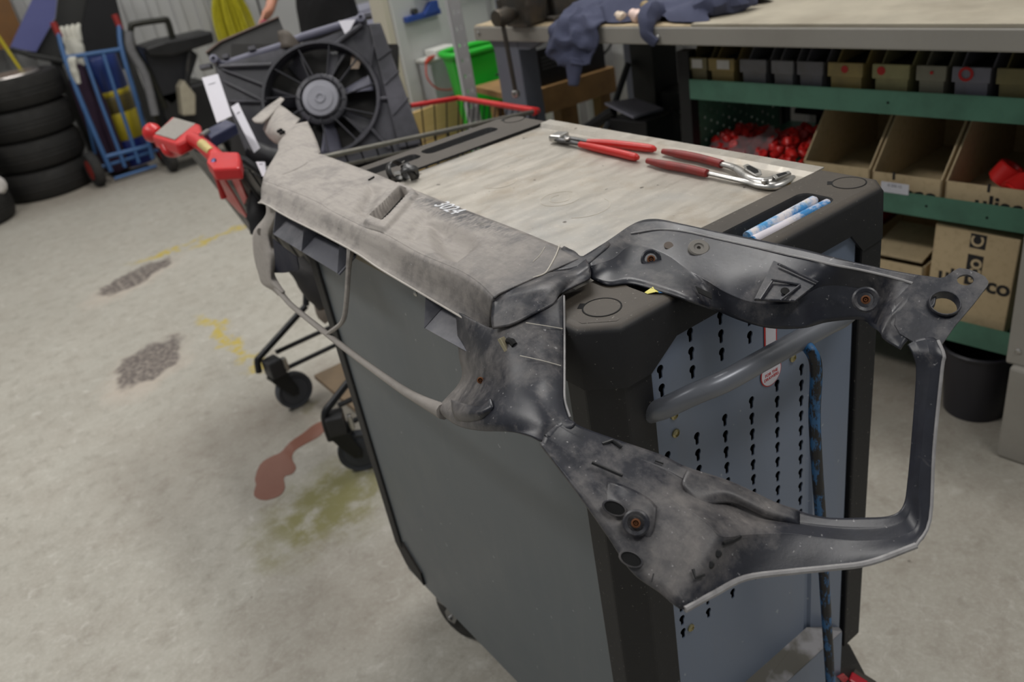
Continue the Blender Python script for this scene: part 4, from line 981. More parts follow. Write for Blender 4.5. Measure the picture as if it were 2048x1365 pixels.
M_VISE = plain('vise_iron', lin(74, 72, 68), .45, .6, .2, 25, lin(120, 105, 88), 12, .5)
vs = thing('bench_vise', 'dark cast-iron bench vise on the end of the workbench', 'vise', tuple(W(1.9, 2.06, 1.0245)))
Mv = BR @ Matrix.Translation((1.76, 2.085, 1.068))
m = MB(Mv); m.lathe([(.010, -.03), (.024, -.028), (.027, -.015), (.027, .02), (.022, .03), (.016, .05), (.016, .1)], (0, 0, 0), (1, 0, 0), 20); m.build('spindle_head', M_VISE, vs, smooth=True)
m = MB(Mv); hb = None; m.tube([(-.004, .004, .05), (-.004, 0, 0), (-.002, -.003, -.12), (0, -.006, -.232)], .0075, 10); hb = m.build('handle_bar', plain('handle_steel', lin(92, 86, 80), .4, .7), vs, smooth=True)
m = MB(Mv); m.lathe([(.004, -.014), (.012, -.009), (.0135, 0), (.012, .009), (.004, .014)], (0, -.006, -.236), (0, 0, 1), 14); m.build('handle_knob', M_STEEL, hb, smooth=True)
m = MB(Mv); m.prism([(.05, -.055, -.043), (.05, -.065, .02), (.06, -.07, .10), (.06, .07, .10), (.05, .065, .02), (.05, .055, -.043)], (.085, 0, 0)); m.build('front_jaw', M_VISE, vs, bevel=.01)
m = MB(Mv); m.bx((.135, -.035, -.03), (.34, .035, .03)); m.build('slide', M_VISE, vs, bevel=.006)
m = MB(Mv); m.prism([(.165, -.07, -.043), (.165, -.06, .02), (.165, -.07, .10), (.165, .07, .10), (.165, .06, .02), (.165, .07, -.043)], (.14, 0, 0)); m.build('rear_jaw', M_VISE, vs, bevel=.01)
m = MB(Mv); m.bx((.13, -.09, -.043), (.42, .09, -.030)); m.build('base', M_VISE, vs, bevel=.004)

def cloth_mat(name, a, b):
    t = NT(name); n = t.noise(9, 5, .6); f = t.noise(160, 2, .5)
    return t.out(t.mix(n, a, b), .9, 0, f, .3, .002)
M_NAVY = cloth_mat('navy_work_cloth', lin(46, 50, 72), lin(84, 88, 112))
def rumple(mb, amp, freq, seed=0):
    for v in mb.v:
        v += noise.noise_vector(v * freq + V(seed, 0, 0)) * amp
cl = thing('work_trousers', 'crumpled navy work trousers hanging over the bench edge beside the vise', 'clothes', tuple(W(1.86, 1.85, 1.025)))
m = MB(BR)
m.loft([[(2.05, 2.00, 1.06), (2.05, 1.92, 1.085), (2.05, 1.82, 1.07), (2.05, 1.72, 1.05)],
        [(1.93, 1.96, 1.055), (1.93, 1.90, 1.080), (1.93, 1.82, 1.070), (1.93, 1.74, 1.045)],
        [(1.84, 1.95, 1.04), (1.838, 1.89, 1.058), (1.838, 1.82, 1.050), (1.838, 1.745, 1.035)],
        [(1.80, 1.940, 1.00), (1.795, 1.89, 1.012), (1.80, 1.82, 1.005), (1.812, 1.745, .995)],
        [(1.80, 1.950, .950), (1.788, 1.89, .958), (1.80, 1.82, .955), (1.81, 1.765, .955)],
        [(1.80, 1.935, .928), (1.79, 1.885, .922), (1.795, 1.83, .918), (1.805, 1.785, .925)]], 6, 6)
rumple(m, .016, 30); m.build('draped_leg', M_NAVY, cl, smooth=True, solid=.006)
m = MB(BR)
m.loft([[(1.81, 1.88, .93), (1.795, 1.86, .945), (1.795, 1.82, .945), (1.805, 1.80, .93)], [(1.81, 1.875, .90), (1.795, 1.86, .90), (1.795, 1.83, .895), (1.805, 1.82, .90)], [(1.80, 1.865, .862), (1.79, 1.855, .862), (1.79, 1.84, .862), (1.80, 1.835, .862)]], 5, 5)
m.build('dangling_hem', M_NAVY, cl, smooth=True, solid=.006)
hp_ = thing('work_jacket', 'crumpled navy work jacket heaped on the middle of the bench top', 'clothes', tuple(W(1.95, 1.55, 1.031)))
m = MB(BR)
rows = []
for i in range(15):
    a = i / 14; u = 1.80 - .42 * a
    rows.append([V(1.87 + .33 * k / 12 - .02 * math.sin(a * 9), u + .04 * math.sin(k * 1.3), 1.032 + (.055 + .03 * math.sin(a * 7 + k * .4)) * math.sin(PI * min(1, max(0, k / 12))) ** .6 * (1 if 0 < i < 14 else .15)) for k in range(13)])
m.grid(rows); rumple(m, .020, 17, 4)
for v in m.v: v.z = max(v.z, 1.0305)
m.build('heap', M_NAVY, hp_, smooth=True, sub=1)
m = MB(BR); m.tube([(1.90, 1.60, 1.05), (1.86, 1.585, 1.05), (1.835, 1.575, 1.035), (1.822, 1.565, 1.005), (1.825, 1.54, .985)], [.03, .028, .024, .018, .010], 10, 5); rumple(m, .008, 30); m.build('sleeve', M_NAVY, hp_, smooth=True)
m = MB(BR); m.tube([(1.90, 1.46, 1.055), (1.93, 1.42, 1.06), (1.97, 1.39, 1.055), (2.02, 1.36, 1.05)], [.026, .034, .03, .012], 10, 5); rumple(m, .01, 30); m.build('sleeve', M_NAVY, hp_, smooth=True)
for i, (s, u, z, r, c, lab) in enumerate(((1.875, 1.705, 1.035, .016, (214, 196, 176), 'pale rounded fitting in front of the navy jacket'), (1.885, 1.655, 1.035, .020, (226, 200, 190), 'pinkish rounded fitting beside the jacket sleeve'), (1.93, 1.66, 1.05, .018, (150, 130, 88), 'brass coloured fitting at the back of the small heap'))):
    m = MB(BR); m.lathe([(r * .3, -r * 1.3), (r * .9, -r), (r, 0), (r * .7, r * .6), (r * .8, r), (r * .3, r * 1.3)], (s, u, z + .006), (.3, 1, .2), 12)
    props(m.build('pipe_fitting', plain('fitting_%d' % i, lin(*c), .5, .2, .2, 40), smooth=True), lab, 'pipe fitting', 'fittings on the bench')

# ------------------------------------------------------------------ green shelving under the bench
M_GREEN = plain('green_shelf_paint', lin(78, 122, 102), .5, 0, .06, 20, lin(48, 70, 60), 9, .5)
M_BLKSTEEL = plain('black_upright_paint', lin(26, 27, 28), .5, .2)
sh = thing('shelf_unit', 'green steel shelving with black uprights under the workbench', 'shelving', tuple(W(2.2, .5, 0)))
for (z0, z1) in ((.797, .853), (.549, .606), (.226, .288)):
    o = MB(BR).bx((1.95, -.62, z0), (1.9535, 1.535, z1)).build('shelf_front', M_GREEN, sh)
    MB(BR).bx((1.9535, -.62, z1 - .028), (2.47, 1.535, z1 - .024)).build('shelf_tray', M_GREEN, sh)
    MB(BR).bx((1.9535, -.62, z0), (1.965, 1.535, z0 + .003)).build('shelf_hem', M_GREEN, sh)
for s in (1.952, 2.44):
    MB(BR).bx((s, 1.535, 0), (s + .035, 1.575, .93)).build('upright', M_BLKSTEEL, sh)
    MB(BR).bx((s, -.66, 0), (s + .035, -.62, .93)).build('upright', M_BLKSTEEL, sh)
hs = []
for i in range(14):
    for j in range(13):
        hs.append([(.05 + i * .03 + dx, .36 + j * .034 + (.017 if i % 2 else 0) + dz) for dx, dz in ((-.004, -.004), (.004, -.004), (.004, .004), (-.004, .004))])
plate('perforated_side', [(.034, .34), (.478, .34), (.478, .815), (.034, .815)], hs, .0015, BR @ frame((1.955, 1.55, 0), (1, 0, 0), (0, 0, 1)), M_GREEN, sh)
for k, (u, z) in enumerate(((.95, .825), (.60, .828), (.84, .58), (.70, .574))):
    MB(BR).lathe([(.003, 0), (.003, .001), (.0001, .001)], (1.9495, u, z), (-1, 0, 0), 8).build('rivet_hole', M_DARK, sh)
# parts bins on the upper shelf
def bin_(u0, u1, tint, label, spot=None, note=None, s0=1.962):
    c = plain('bin_' + label[:12], lin(*tint), .55, 0, .08, 12, lin(90, 84, 70), 14, .5)
    t = thing('storage_bin', label, 'storage bin', tuple(W(s0 + .1, (u0 + u1) / 2, .829)), 'open parts bins on the upper shelf')
    a, b2, w = min(u0, u1) + .003, max(u0, u1) - .003, .004
    k = .006
    m = MB(BR)
    m.bx((s0 + .004, a + k, .8295), (s0 + .2, b2 - k, .833))
    m.prism([(s0 + .006, a + k, .83), (s0 + .006, b2 - k, .83), (s0 + .002, b2 - k, .884), (s0 + .002, a + k, .884)], (w, 0, 0))
    for uu in (a + k, b2 - k - w):
        m.prism([(s0 + .004, uu, .83), (s0 + .2, uu, .83), (s0 + .2, uu, .95), (s0 + .07, uu, .95), (s0 + .03, uu, .905), (s0 + .004, uu, .90)], (0, w, 0))
    m.bx((s0 + .196, a + k, .83), (s0 + .2, b2 - k, .95))
    m.build('bin_body', c, t)
    MB(BR).bx((s0 - .004, a, .878), (s0 + .004, b2, .912), .002).build('label_rail', c, t)
    MB(BR).bx((s0 + .02, a + .012, .84), (s0 + .19, b2 - .012, .90)).build('contents', M_DARK, t)
    if spot:
        MB(BR).lathe([(spot[1], 0), (spot[1], .001), (.0001, .001)] if not spot[2] else [(spot[1], 0), (spot[1], .0015), (spot[1] * .62, .0015), (spot[1] * .62, 0)], (s0 - .0045, (a + b2) / 2 + spot[0], .897), (-1, 0, 0), 18, cap=not spot[2]).build('red_mark', plain('red_dot', lin(190, 36, 36), .5), t)
    if note:
        MB(BR).bx((s0 - .0055, a + .014, .884), (s0 - .004, b2 - .03, .908)).build('paper_label', plain('label_paper', lin(206, 204, 200), .7), t)
BINS = [(1.56, 1.475, (128, 120, 86), 'olive parts bin at the far left end of the shelf, set low', None, True), (1.475, 1.385, (150, 132, 82), 'yellowish parts bin with a white paper label, second from the left end', None, True),
        (1.372, 1.285, (118, 118, 122), 'grey parts bin between the labelled yellow bin and two other grey bins', None, None), (1.275, 1.205, (124, 124, 128), 'narrow grey parts bin in the middle of three grey bins', None, None),
        (1.20, 1.122, (116, 116, 124), 'grey parts bin directly left of the yellow bin with a small red dot', None, None), (1.115, 1.018, (164, 146, 92), 'yellow parts bin with a small red dot at its upper edge', (.0, .009, False), None),
        (1.0, .905, (160, 156, 112), 'pale yellow parts bin with a red sticker on its left half', (.022, .010, False), None), (.895, .822, (140, 138, 122), 'beige parts bin with a red fleck on its lower front', (-.002, .004, False), None),
        (.815, .728, (128, 128, 140), 'grey parts bin with a large red ring on the front', (.01, .016, True), None), (.722, .63, (134, 126, 86), 'olive parts bin at the right, next to the red ring bin', None, None), (.625, .54, (120, 118, 110), 'grey parts bin at the far right end above the bench leg', None, None)]
for q in BINS: bin_(*q)

# cardboard boxes
def card_mat():
    t = NT('cardboard'); n = t.noise(5, 5, .6); f = t.noise(60, 4, .6)
    c = t.mix(n, lin(182, 160, 124), lin(206, 186, 150)); c = t.mix(t.ramp(f, .5, .8, 0, .4), c, lin(138, 116, 88))
    return t.out(c, .85)
M_CARD = card_mat()
M_INK = plain('black_print', lin(34, 32, 34), .7)
def front_frame(s, u, z): return BR @ frame((s, u, z), (0, -1, 0), (0, 0, 1))
def open_box(u0, u1, zf, zb, label, depth=.40, s0=1.972, txt=True, z0=.5835):
    t = thing('cardboard_box', label, 'box', tuple(W(s0 + depth / 2, (u0 + u1) / 2, z0)), 'open boxes on the middle shelf')
    w = .004; a, b2 = min(u0, u1) + .002, max(u0, u1) - .002
    MB(BR).bx((s0, a, z0), (s0 + w, b2, zf)).build('front_wall', M_CARD, t)
    MB(BR).bx((s0 + depth - w, a, z0), (s0 + depth, b2, zb)).build('back_wall', M_CARD, t)
    for uu in (a, b2 - w):
        m = MB(BR); m.prism([(s0, uu, z0), (s0 + depth, uu, z0), (s0 + depth, uu, zb), (s0 + .12, uu, zb), (s0, uu, zf)], (0, w, 0)); m.build('side_wall', M_CARD, t)
    MB(BR).bx((s0, a, z0), (s0 + depth, b2, z0 + w)).build('bottom', M_CARD, t)
    MB(BR).bx((s0 + .05, a + w, z0 + w), (s0 + depth * .62, b2 - w, z0 + w + .004)).build('bottom_flap', M_CARD, t)
    if txt:
        letters('printed_name', 'ulisco', .062, front_frame(s0 - .0006, (a + b2) / 2 - .01, .594), M_INK, t, .0003, 0, .98, .0012)
        MB(BR).bx((s0 - .001, (a + b2) / 2 + .028, .627), (s0, (a + b2) / 2 + .034, .647)).build('printed_bar', M_INK, t)
    return t
open_box(1.186, .995, .646, .775, 'open cardboard box left of the middle, next to the red plugs', txt=False)
bx2 = open_box(.993, .815, .641, .770, 'open cardboard box in the middle behind the white shelf label')
bx3 = open_box(.811, .55, .641, .765, 'open cardboard box at the right holding large red plugs')
o = MB(BR).bx((1.9485, .885, .601), (1.9495, .955, .628)).build('shelf_label', plain('white_shelf_label', lin(200, 200, 208), .5)); props(o, 'white printed label on the edge of the middle shelf', 'label')
letters('label_print', '0 350 12', .010, front_frame(1.9482, .92, .620), plain('grey_label_print', lin(110, 110, 116), .6), o, .0002)
# loose red caps
M_CAP = plain('red_cap_plastic', lin(226, 44, 42), .35, 0, .15, 20)
def cap_mesh(r, h):
    m = MB(); m.lathe([(r * .8, 0), (r * .8, h * .1), (r, h * .12), (r, h), (r * .9, h * 1.08), (r * .6, h * 1.08), (r * .55, h * .9), (.0001, h * .9)], (0, 0, -h / 2), (0, 0, 1), 12)
    return m.build('red_plug', M_CAP, smooth=True)
cap0 = cap_mesh(.0125, .020)
first = True
for hi, (lab, grp, (s0, s1), (ua, ub), zb, hh, n) in enumerate((
        ('small red plastic plug in the bag left on the shelf', 'red plugs in the left bag', (1.985, 2.25), (1.60, 1.395), .597, .055, 62),
        ('small red plastic plug in the bag next to the cardboard box', 'red plugs in the right bag', (1.985, 2.27), (1.385, 1.205), .597, .072, 70))):
    rg = random.Random(5 + hi); placed = []
    tries = 0
    while len(placed) < n and tries < 4000:
        tries += 1
        s, u = rg.uniform(s0, s1), rg.uniform(ub + .012, ua - .02)
        if u > 1.52: continue
        e = math.sin(PI * (s - s0 + .03) / (s1 - s0 + .06)) * math.sin(PI * (ua - u + .02) / (ua - ub + .04))
        z = zb + .01 + hh * e * rg.uniform(.45, 1.0)
        if any((s - a) ** 2 + (u - b2) ** 2 + (z - c) ** 2 < .020 ** 2 for a, b2, c in placed): continue
        placed.append((s, u, z))
    for (s, u, z) in placed:
        if first: c = cap0; first = False
        else: c = cap0.copy(); COL.objects.link(c)
        c.location = W(s, u, z); c.rotation_euler = (rg.uniform(-1.2, 1.2), rg.uniform(-1.2, 1.2), rg.uniform(0, 6))
        props(c, lab, 'plug', grp)
big = cap_mesh(.034, .045)
for i, (s, u, z, rx, lab) in enumerate(((2.08, .715, .632, .5, 'large red plug lying on its side in the right cardboard box'), (2.02, .665, .622, 1.2, 'large red plug at the front of the right cardboard box'), (2.10, .625, .640, .2, 'large red plug deepest in the right cardboard box'))):
    c = big if i == 0 else big.copy()
    if i: COL.objects.link(c)
    c.location = W(s, u, z); c.rotation_euler = (rx, .3, i); props(c, lab, 'plug', 'large red plugs')
t = NT('clear_plastic_film'); t.b.inputs['Transmission Weight'].default_value = .75; t.b.inputs['Alpha'].default_value = .45
M_FILM = t.out((.75, .77, .8), .35)
for lab, rows in (('clear plastic bag of red plugs, left of the two', [[(1.968, 1.52, .60), (1.966, 1.45, .612), (1.966, 1.39, .605)], [(2.05, 1.525, .655), (2.03, 1.46, .640), (2.03, 1.395, .648)], [(2.14, 1.525, .625), (2.08, 1.47, .652), (2.08, 1.40, .66)]]),
                  ('clear plastic bag of red plugs, right of the two', [[(1.968, 1.385, .602), (1.966, 1.37, .618), (1.966, 1.33, .606)], [(2.04, 1.395, .655), (2.03, 1.37, .650), (2.03, 1.34, .640)], [(2.14, 1.395, .672), (2.12, 1.37, .672), (2.10, 1.34, .668)]])):
    m = MB(BR); m.loft([[V(p) for p in r] for r in rows], 6, 6); rumple(m, .008, 35)
    props(m.build('plastic_bag', M_FILM, smooth=True, solid=.0006), lab, 'plastic bag', 'bags of red plugs')
o = thing('black_tray', 'flat black tray leaning at the back of the middle shelf', 'tray', tuple(W(2.36, 1.3, .585)))
m = MB(BR); m.prism([(2.31, 1.42, .66), (2.44, 1.40, .72), (2.44, 1.20, .72), (2.31, 1.20, .66)], (0, 0, .012)); m.build('tray_base', M_BLKSTEEL, o)
m = MB(BR); m.bx((2.40, 1.2, .585), (2.44, 1.4, .70)); m.build('tray_support', M_BLKSTEEL, o)
o = thing('tool_case', 'turquoise and black case at the right frame edge on the shelf', 'case', tuple(W(2.16, .45, .5835)))
m = MB(BR); m.prism([(2.06, .545, .70), (2.06, .36, .70), (2.06, .36, .76), (2.06, .52, .76)], (.15, 0, 0)); m.build('lid', plain('turquoise_plastic', lin(60, 160, 175), .4), o)
MB(BR).bx((2.065, .36, .5835), (2.2, .54, .70)).build('body', M_BLKSTEEL, o)
# closed box on the low shelf
t = thing('cardboard_box', 'closed cardboard box with black printed name on the low shelf', 'box', tuple(W(2.06, .735, .264)))
Mx = BR @ Matrix.Translation((1.972, .735, .2645)) @ Matrix.Rotation(.035, 4, 'X')
m = MB(Mx); m.bx((0, -.097, .003), (.2, .097, .262)); m.build('carton', M_CARD, t, bevel=.003)
Mfx = Mx @ frame((-.0006, 0, 0), (0, -1, 0), (0, 0, 1))
letters('printed_name', 'ul', .058, Mfx @ Matrix.Translation((-.056, .128, 0)), M_INK, t, .0003, 0, .95, .0014)
letters('printed_name', 'sco', .058, Mfx @ Matrix.Translation((.056, .128, 0)), M_INK, t, .0003, 0, .95, .0014)
m = MB(Mx); m.bx((-.0008, -.024, .118), (0, .012, .200)); m.build('printed_bar', M_INK, t)
m = MB(Mx); m.bx((-.0008, -.024, .218), (0, .012, .255)); m.build('printed_bar', M_INK, t)
M_CARDINK = plain('cardboard_knockout', lin(196, 176, 142), .85)
letters('knockout_letters', 'sco', .052, Mfx @ Matrix.Translation((.006, .158, .0006)) @ Matrix.Rotation(PI / 2, 4, 'Z'), M_CARDINK, t, .0003, 0, .92, .001)
letters('knockout_letters', 'C', .040, Mfx @ Matrix.Translation((.006, .236, .0006)) @ Matrix.Rotation(PI / 2, 4, 'Z'), M_CARDINK, t, .0003, 0, .9, .001)
t = thing('cardboard_box', 'low brown open carton beside the printed box on the low shelf', 'box', tuple(W(2.1, .94, .264)))
for lo, hi in (((1.975, .845, .265), (1.979, 1.06, .40)), ((2.30, .845, .265), (2.304, 1.06, .40)), ((1.975, .845, .265), (2.304, .849, .40)), ((1.975, 1.056, .265), (2.304, 1.06, .40)), ((1.975, .845, .265), (2.304, 1.06, .269))):
    MB(BR).bx(lo, hi).build('carton_wall', M_CARD, t)
m = MB(BR); m.prism([(2.0, .86, .40), (2.16, .86, .43), (2.16, 1.0, .43), (2.0, 1.0, .40)], (0, 0, .004)); m.build('carton_flap', M_CARD, t)
o = thing('red_crate', 'dark red plastic crate at the back of the low shelf', 'crate', tuple(W(2.3, 1.16, .264)))
for lo, hi in (((2.02, 1.075, .265), (2.03, 1.30, .52)), ((2.02, 1.07, .265), (2.45, 1.08, .52)), ((2.44, 1.075, .265), (2.45, 1.30, .52)), ((2.02, 1.29, .265), (2.45, 1.30, .52))):
    MB(BR).bx(lo, hi).build('crate_wall', plain('dark_red_plastic', lin(150, 20, 26), .45), o)
# waste bin
M_BIN = plain('bin_black_plastic', lin(38, 37, 44), .4, 0, .05, 10)
o = thing('waste_bin', 'round black plastic waste bin on the floor under the shelf', 'bin', tuple(W(2.02, .70, 0)))
cbin = tuple(W(2.02, .70, 0))
MB().lathe([(.0001, .006), (.072, .006), (.088, .196), (.090, .196), (.094, .193), (.094, .199), (.091, .202), (.088, .200), (.074, .0), (.0001, 0)], cbin, (0, 0, 1), 36, cap=False).build('bin_shell', M_BIN, o, smooth=True)
MB().tube([V(cbin) + V(.0945 * math.cos(a), .0945 * math.sin(a), .199) for a in [2 * PI * k / 40 for k in range(40)]], .003, 8, 0, True).build('rim', M_BIN, o, smooth=True)

# ------------------------------------------------------------------ shopping cart behind the trolley, full of parts
M_CARTBLK = plain('cart_black_wire', lin(34, 35, 38), .4, .3)
M_RED = plain('cart_red_plastic', lin(206, 44, 46), .35, 0, .1, 20)
M_TAPE = plain('worn_printed_label', lin(150, 145, 138), .6, 0, .25, 130)
ct = thing('shopping_cart', 'black wire shopping cart with red plastic handle behind the trolley', 'shopping cart', (1.05, 2.33, 0))
RN0, RN1, RF0, RF1 = V(.62, 2.06, .90), V(1.52, 2.09, .80), V(.62, 2.65, .90), V(1.52, 2.54, .80)
BN0, BN1, BF0, BF1 = V(.76, 2.10, .48), V(1.42, 2.13, .52), V(.76, 2.61, .48), V(1.42, 2.50, .52)
M_RAIL = plain('grey_steel_rail', lin(128, 126, 118), .35, .7)
MB().tube([RN0, RN1], .007, 10).build('near_rail', M_RAIL, ct, smooth=True)
MB().tube([RN0 + V(.02, -.003, -.03), RN1 + V(-.05, -.003, -.03)], .004, 8).build('near_wire_rail', M_RAIL, ct, smooth=True)
MB().tube([RF0, RF0.lerp(RF1, .82)], .006, 10).build('far_rail', M_CARTBLK, ct, smooth=True)
MB().tube([RF0.lerp(RF1, .80), RF1, RN1, RN1.lerp(RN0, .02)], [.008, .009, .010, .012], 12).build('red_front_bumper', M_RED, ct, smooth=True)
MB().tube([RN0, RF0], .006, 10).build('rear_rail', M_CARTBLK, ct, smooth=True)
for (a, b, c, d, n) in ((RN0, RN1, BN0, BN1, 19), (RF0, RF1, BF0, BF1, 19), (RN1, RF1, BN1, BF1, 14)):
    for k in range(n + 1):
        p, q = a.lerp(b, k / n), c.lerp(d, k / n)
        MB().tube([p, q], .0024, 5).build('basket_wire', M_CARTBLK, ct)
    for w in (.33, .66):
        MB().tube([a.lerp(c, w), b.lerp(d, w)], .003, 6).build('hoop_wire', M_CARTBLK, ct)
for k in range(15):
    MB().tube([BN0.lerp(BN1, k / 14), BF0.lerp(BF1, k / 14)], .0024, 5).build('floor_wire', M_CARTBLK, ct)
# solid rear gate with red flap
m = MB(); m.grid([[V(.625, 2.07, .885), V(.622, 2.72, .875)], [V(.765, 2.09, .46), V(.762, 2.70, .45)]]); m.build('rear_gate', M_CARTBLK, ct, solid=.006)
m = MB(); m.add([(0.6,2.4374,0.8391),(0.6,2.3356,0.8485),(0.655,2.4295,0.6779),(0.655,2.5047,0.6864),(0.625,2.523,0.7575)], [(0, 1, 2, 3, 4)]); m.build('red_flap', M_RED, ct, solid=.004)
m = MB(); m.add([(0.61,2.2858,0.8563),(0.61,2.2133,0.8655),(0.635,2.2908,0.7819),(0.64,2.355,0.7484),(0.62,2.3105,0.8171)], [(0, 1, 2, 3, 4)]); m.build('red_flap', M_RED, ct, solid=.004)
MB().tube([(0.592,2.3731,0.8478),(0.595,2.3861,0.8225),(0.6,2.4028,0.7728)], [.007, .006, .010], 8).build('red_hinge', M_RED, ct, smooth=True)
for k in range(5):
    MB().tube([V(.60 + .005 * k, 2.10 + .12 * k, .93), V(.73, 2.12 + .12 * k, .50)], .0035, 6).build('gate_bar', M_CARTBLK, ct)
# handle
MB().tube([(0.5373,2.0769,0.95), (0.54,2.1246,0.96), (0.5463,2.2266,0.97), (0.5457,2.2918,0.975)], [.021, .020, .0185, .0185], 16, 4).build('handle_tube', M_RED, ct, smooth=True)
MB().tube([(0.5346,2.1049,0.967), (0.5383,2.1844,0.978)], .0125, 10).build('handle_label', plain('gold_label', lin(205, 185, 120), .4), ct, smooth=True)
m = MB(); m.prism([(0.4906,2.0077,0.975),(0.5275,2.0904,0.975),(0.5802,2.0381,0.965),(0.5546,1.957,0.965),(0.5296,1.8915,0.965),(0.4809,1.9357,0.97)], (0, 0, -.03)); m.build('handle_bracket', M_RED, ct, bevel=.006)
MB().lathe([(.0065, 0), (.0065, .003), (.003, .004), (.0001, .004)], (0.5044,1.9923,0.973), (-.4, -.3, .8), 12).build('bracket_bolt', plain('blue_bolt', lin(90, 90, 130), .3, .6), ct)
m = MB(); m.prism([(0.4859,2.473,0.978),(0.5893,2.6122,0.99),(0.6015,2.389,0.988),(0.5739,2.2933,0.988),(0.4978,2.276,0.978)], (0, 0, -.035)); hh_ = m.build('handle_head', M_RED, ct, bevel=.008)
m = MB(); m.prism([(0.4966,2.4729,0.9805),(0.5822,2.5711,0.9905),(0.5937,2.4043,0.9885),(0.5071,2.3134,0.981)], (0, 0, .0012)); m.build('printed_plate', M_TAPE, hh_)
MB().lathe([(.0001, -.026), (.018, -.020), (.027, -.004), (.027, .010), (.018, .022), (.0001, .026)], (0.5063,2.5423,0.972), (-.5, .8, .2), 18).build('end_knob', M_RED, ct, smooth=True)
MB().tube([(0.4973,2.4083,0.955),(0.4951,2.3904,0.94),(0.5104,2.3826,0.935),(0.5206,2.3485,0.945)], [.014, .012, .012, .014], 10, 3).build('trigger_guard', M_RED, ct, smooth=True)
m = MB(); m.prism([(0.5801,2.3032,0.985),(0.6687,2.3694,0.985),(0.663,2.272,0.985),(0.566,2.197,0.985)], (0, 0, -.03)); m.build('coin_lock', plain('navy_lock_plastic', lin(44, 48, 78), .45), ct, bevel=.005)
MB().tube([(0.5551,2.2299,0.988),(0.5826,2.2611,0.988)], .007, 10).build('lock_pin', M_STEEL, ct)
m = MB(); m.tube([(0.58,2.277,0.93),(0.5904,2.2056,0.91),(0.6193,2.1241,0.9)], .010, 8); m.build('side_arm', M_CARTBLK, ct)
MB().tube([V(.56, 2.10, .95), V(.60, 2.08, .93), RN0], .011, 8).build('handle_arm', M_CARTBLK, ct, smooth=True)
MB().tube([V(.53, 2.52, .95), V(.58, 2.60, .93), RF0], .011, 8).build('handle_arm', M_CARTBLK, ct, smooth=True)
# chassis and castors
MB().tube([(0.7646,2.5,0.3173),(0.6519,2.5,0.258),(0.5709,2.5,0.2159),(0.5549,2.5,0.2044),(0.5468,2.5,0.1639)], .011, 10, 3).build('chassis_tube', M_CARTBLK, ct, smooth=True)
MB().tube([(0.7646,2.5,0.3173), V(.80, 2.52, .40), BF0], .011, 10).build('chassis_post', M_CARTBLK, ct, smooth=True)
MB().tube([(0.6685,2.0,0.2772),(0.6006,2.0,0.2357),(0.5709,2.0,0.2156),(0.5629,2.0,0.1784),(0.5631,2.0,0.1254)], .011, 10, 3).build('chassis_tube', M_CARTBLK, ct, smooth=True)
MB().tube([(0.6685,2.0,0.2772), V(.74, 2.05, .40), BN0], .011, 10).build('chassis_post', M_CARTBLK, ct, smooth=True)
for (z0, yy) in ((.205, 2.5), (.135, 2.5), (.205, 2.02), (.135, 2.02)):
    MB().tube([V(.62, yy, z0), V(.9, yy + (.01 if yy > 2.2 else -.01), z0 + .0), V(1.42, 2.44 if yy > 2.2 else 2.12, z0)], .008, 8).build('chassis_rail', M_CARTBLK, ct, smooth=True)
MB().bx((.70, 2.06, .085), (1.40, 2.44, .10)).build('lower_tray', plain('brown_board', lin(128, 110, 88), .8, 0, .2, 20), ct)
def cart_castor(x, y, ang):
    m = MB(Matrix.Translation((x, y, 0)) @ Matrix.Rotation(ang, 4, 'Z'))
    m.lathe([(.015, -.014), (.045, -.014), (.048, -.010), (.062, -.015), (.064, 0), (.062, .015), (.048, .010), (.045, .014), (.015, .014)], (.035, 0, .064), (0, 1, 0), 28)
    m.build('wheel', plain('grey_rubber', lin(70, 72, 78), .7), ct, smooth=True)
    m = MB(Matrix.Translation((x, y, 0)) @ Matrix.Rotation(ang, 4, 'Z'))
    for s in (-1, 1): m.prism([(-.03, s * .019, .135), (.025, s * .019, .135), (.045, s * .019, .075), (.04, s * .019, .05), (.018, s * .019, .055), (-.012, s * .019, .10)], (0, s * .004, 0))
    m.box((-.002, 0, .138), (.06, .046, .012)); m.lathe([(.008, -.025), (.008, .025)], (.035, 0, .064), (0, 1, 0), 10)
    m.build('castor_fork', M_BLKSTEEL, ct, bevel=.002)
    m = MB(Matrix.Translation((x, y, 0)) @ Matrix.Rotation(ang, 4, 'Z')); m.box((-.005, 0, .175), (.05, .06, .06), None, .006); m.build('castor_housing', plain('castor_housing', lin(58, 58, 60), .5, .3), ct)
    m = MB(Matrix.Translation((x, y, 0)) @ Matrix.Rotation(ang, 4, 'Z')); m.box((.035, .0, .165), (.014, .02, .05), None, .004); m.build('bracket_clip', M_STEEL, ct)
cart_castor(.595, 2.47, .1); cart_castor(.595, 1.99, -.45)
cart_castor(1.36, 2.15, .2); cart_castor(1.36, 2.42, .2)

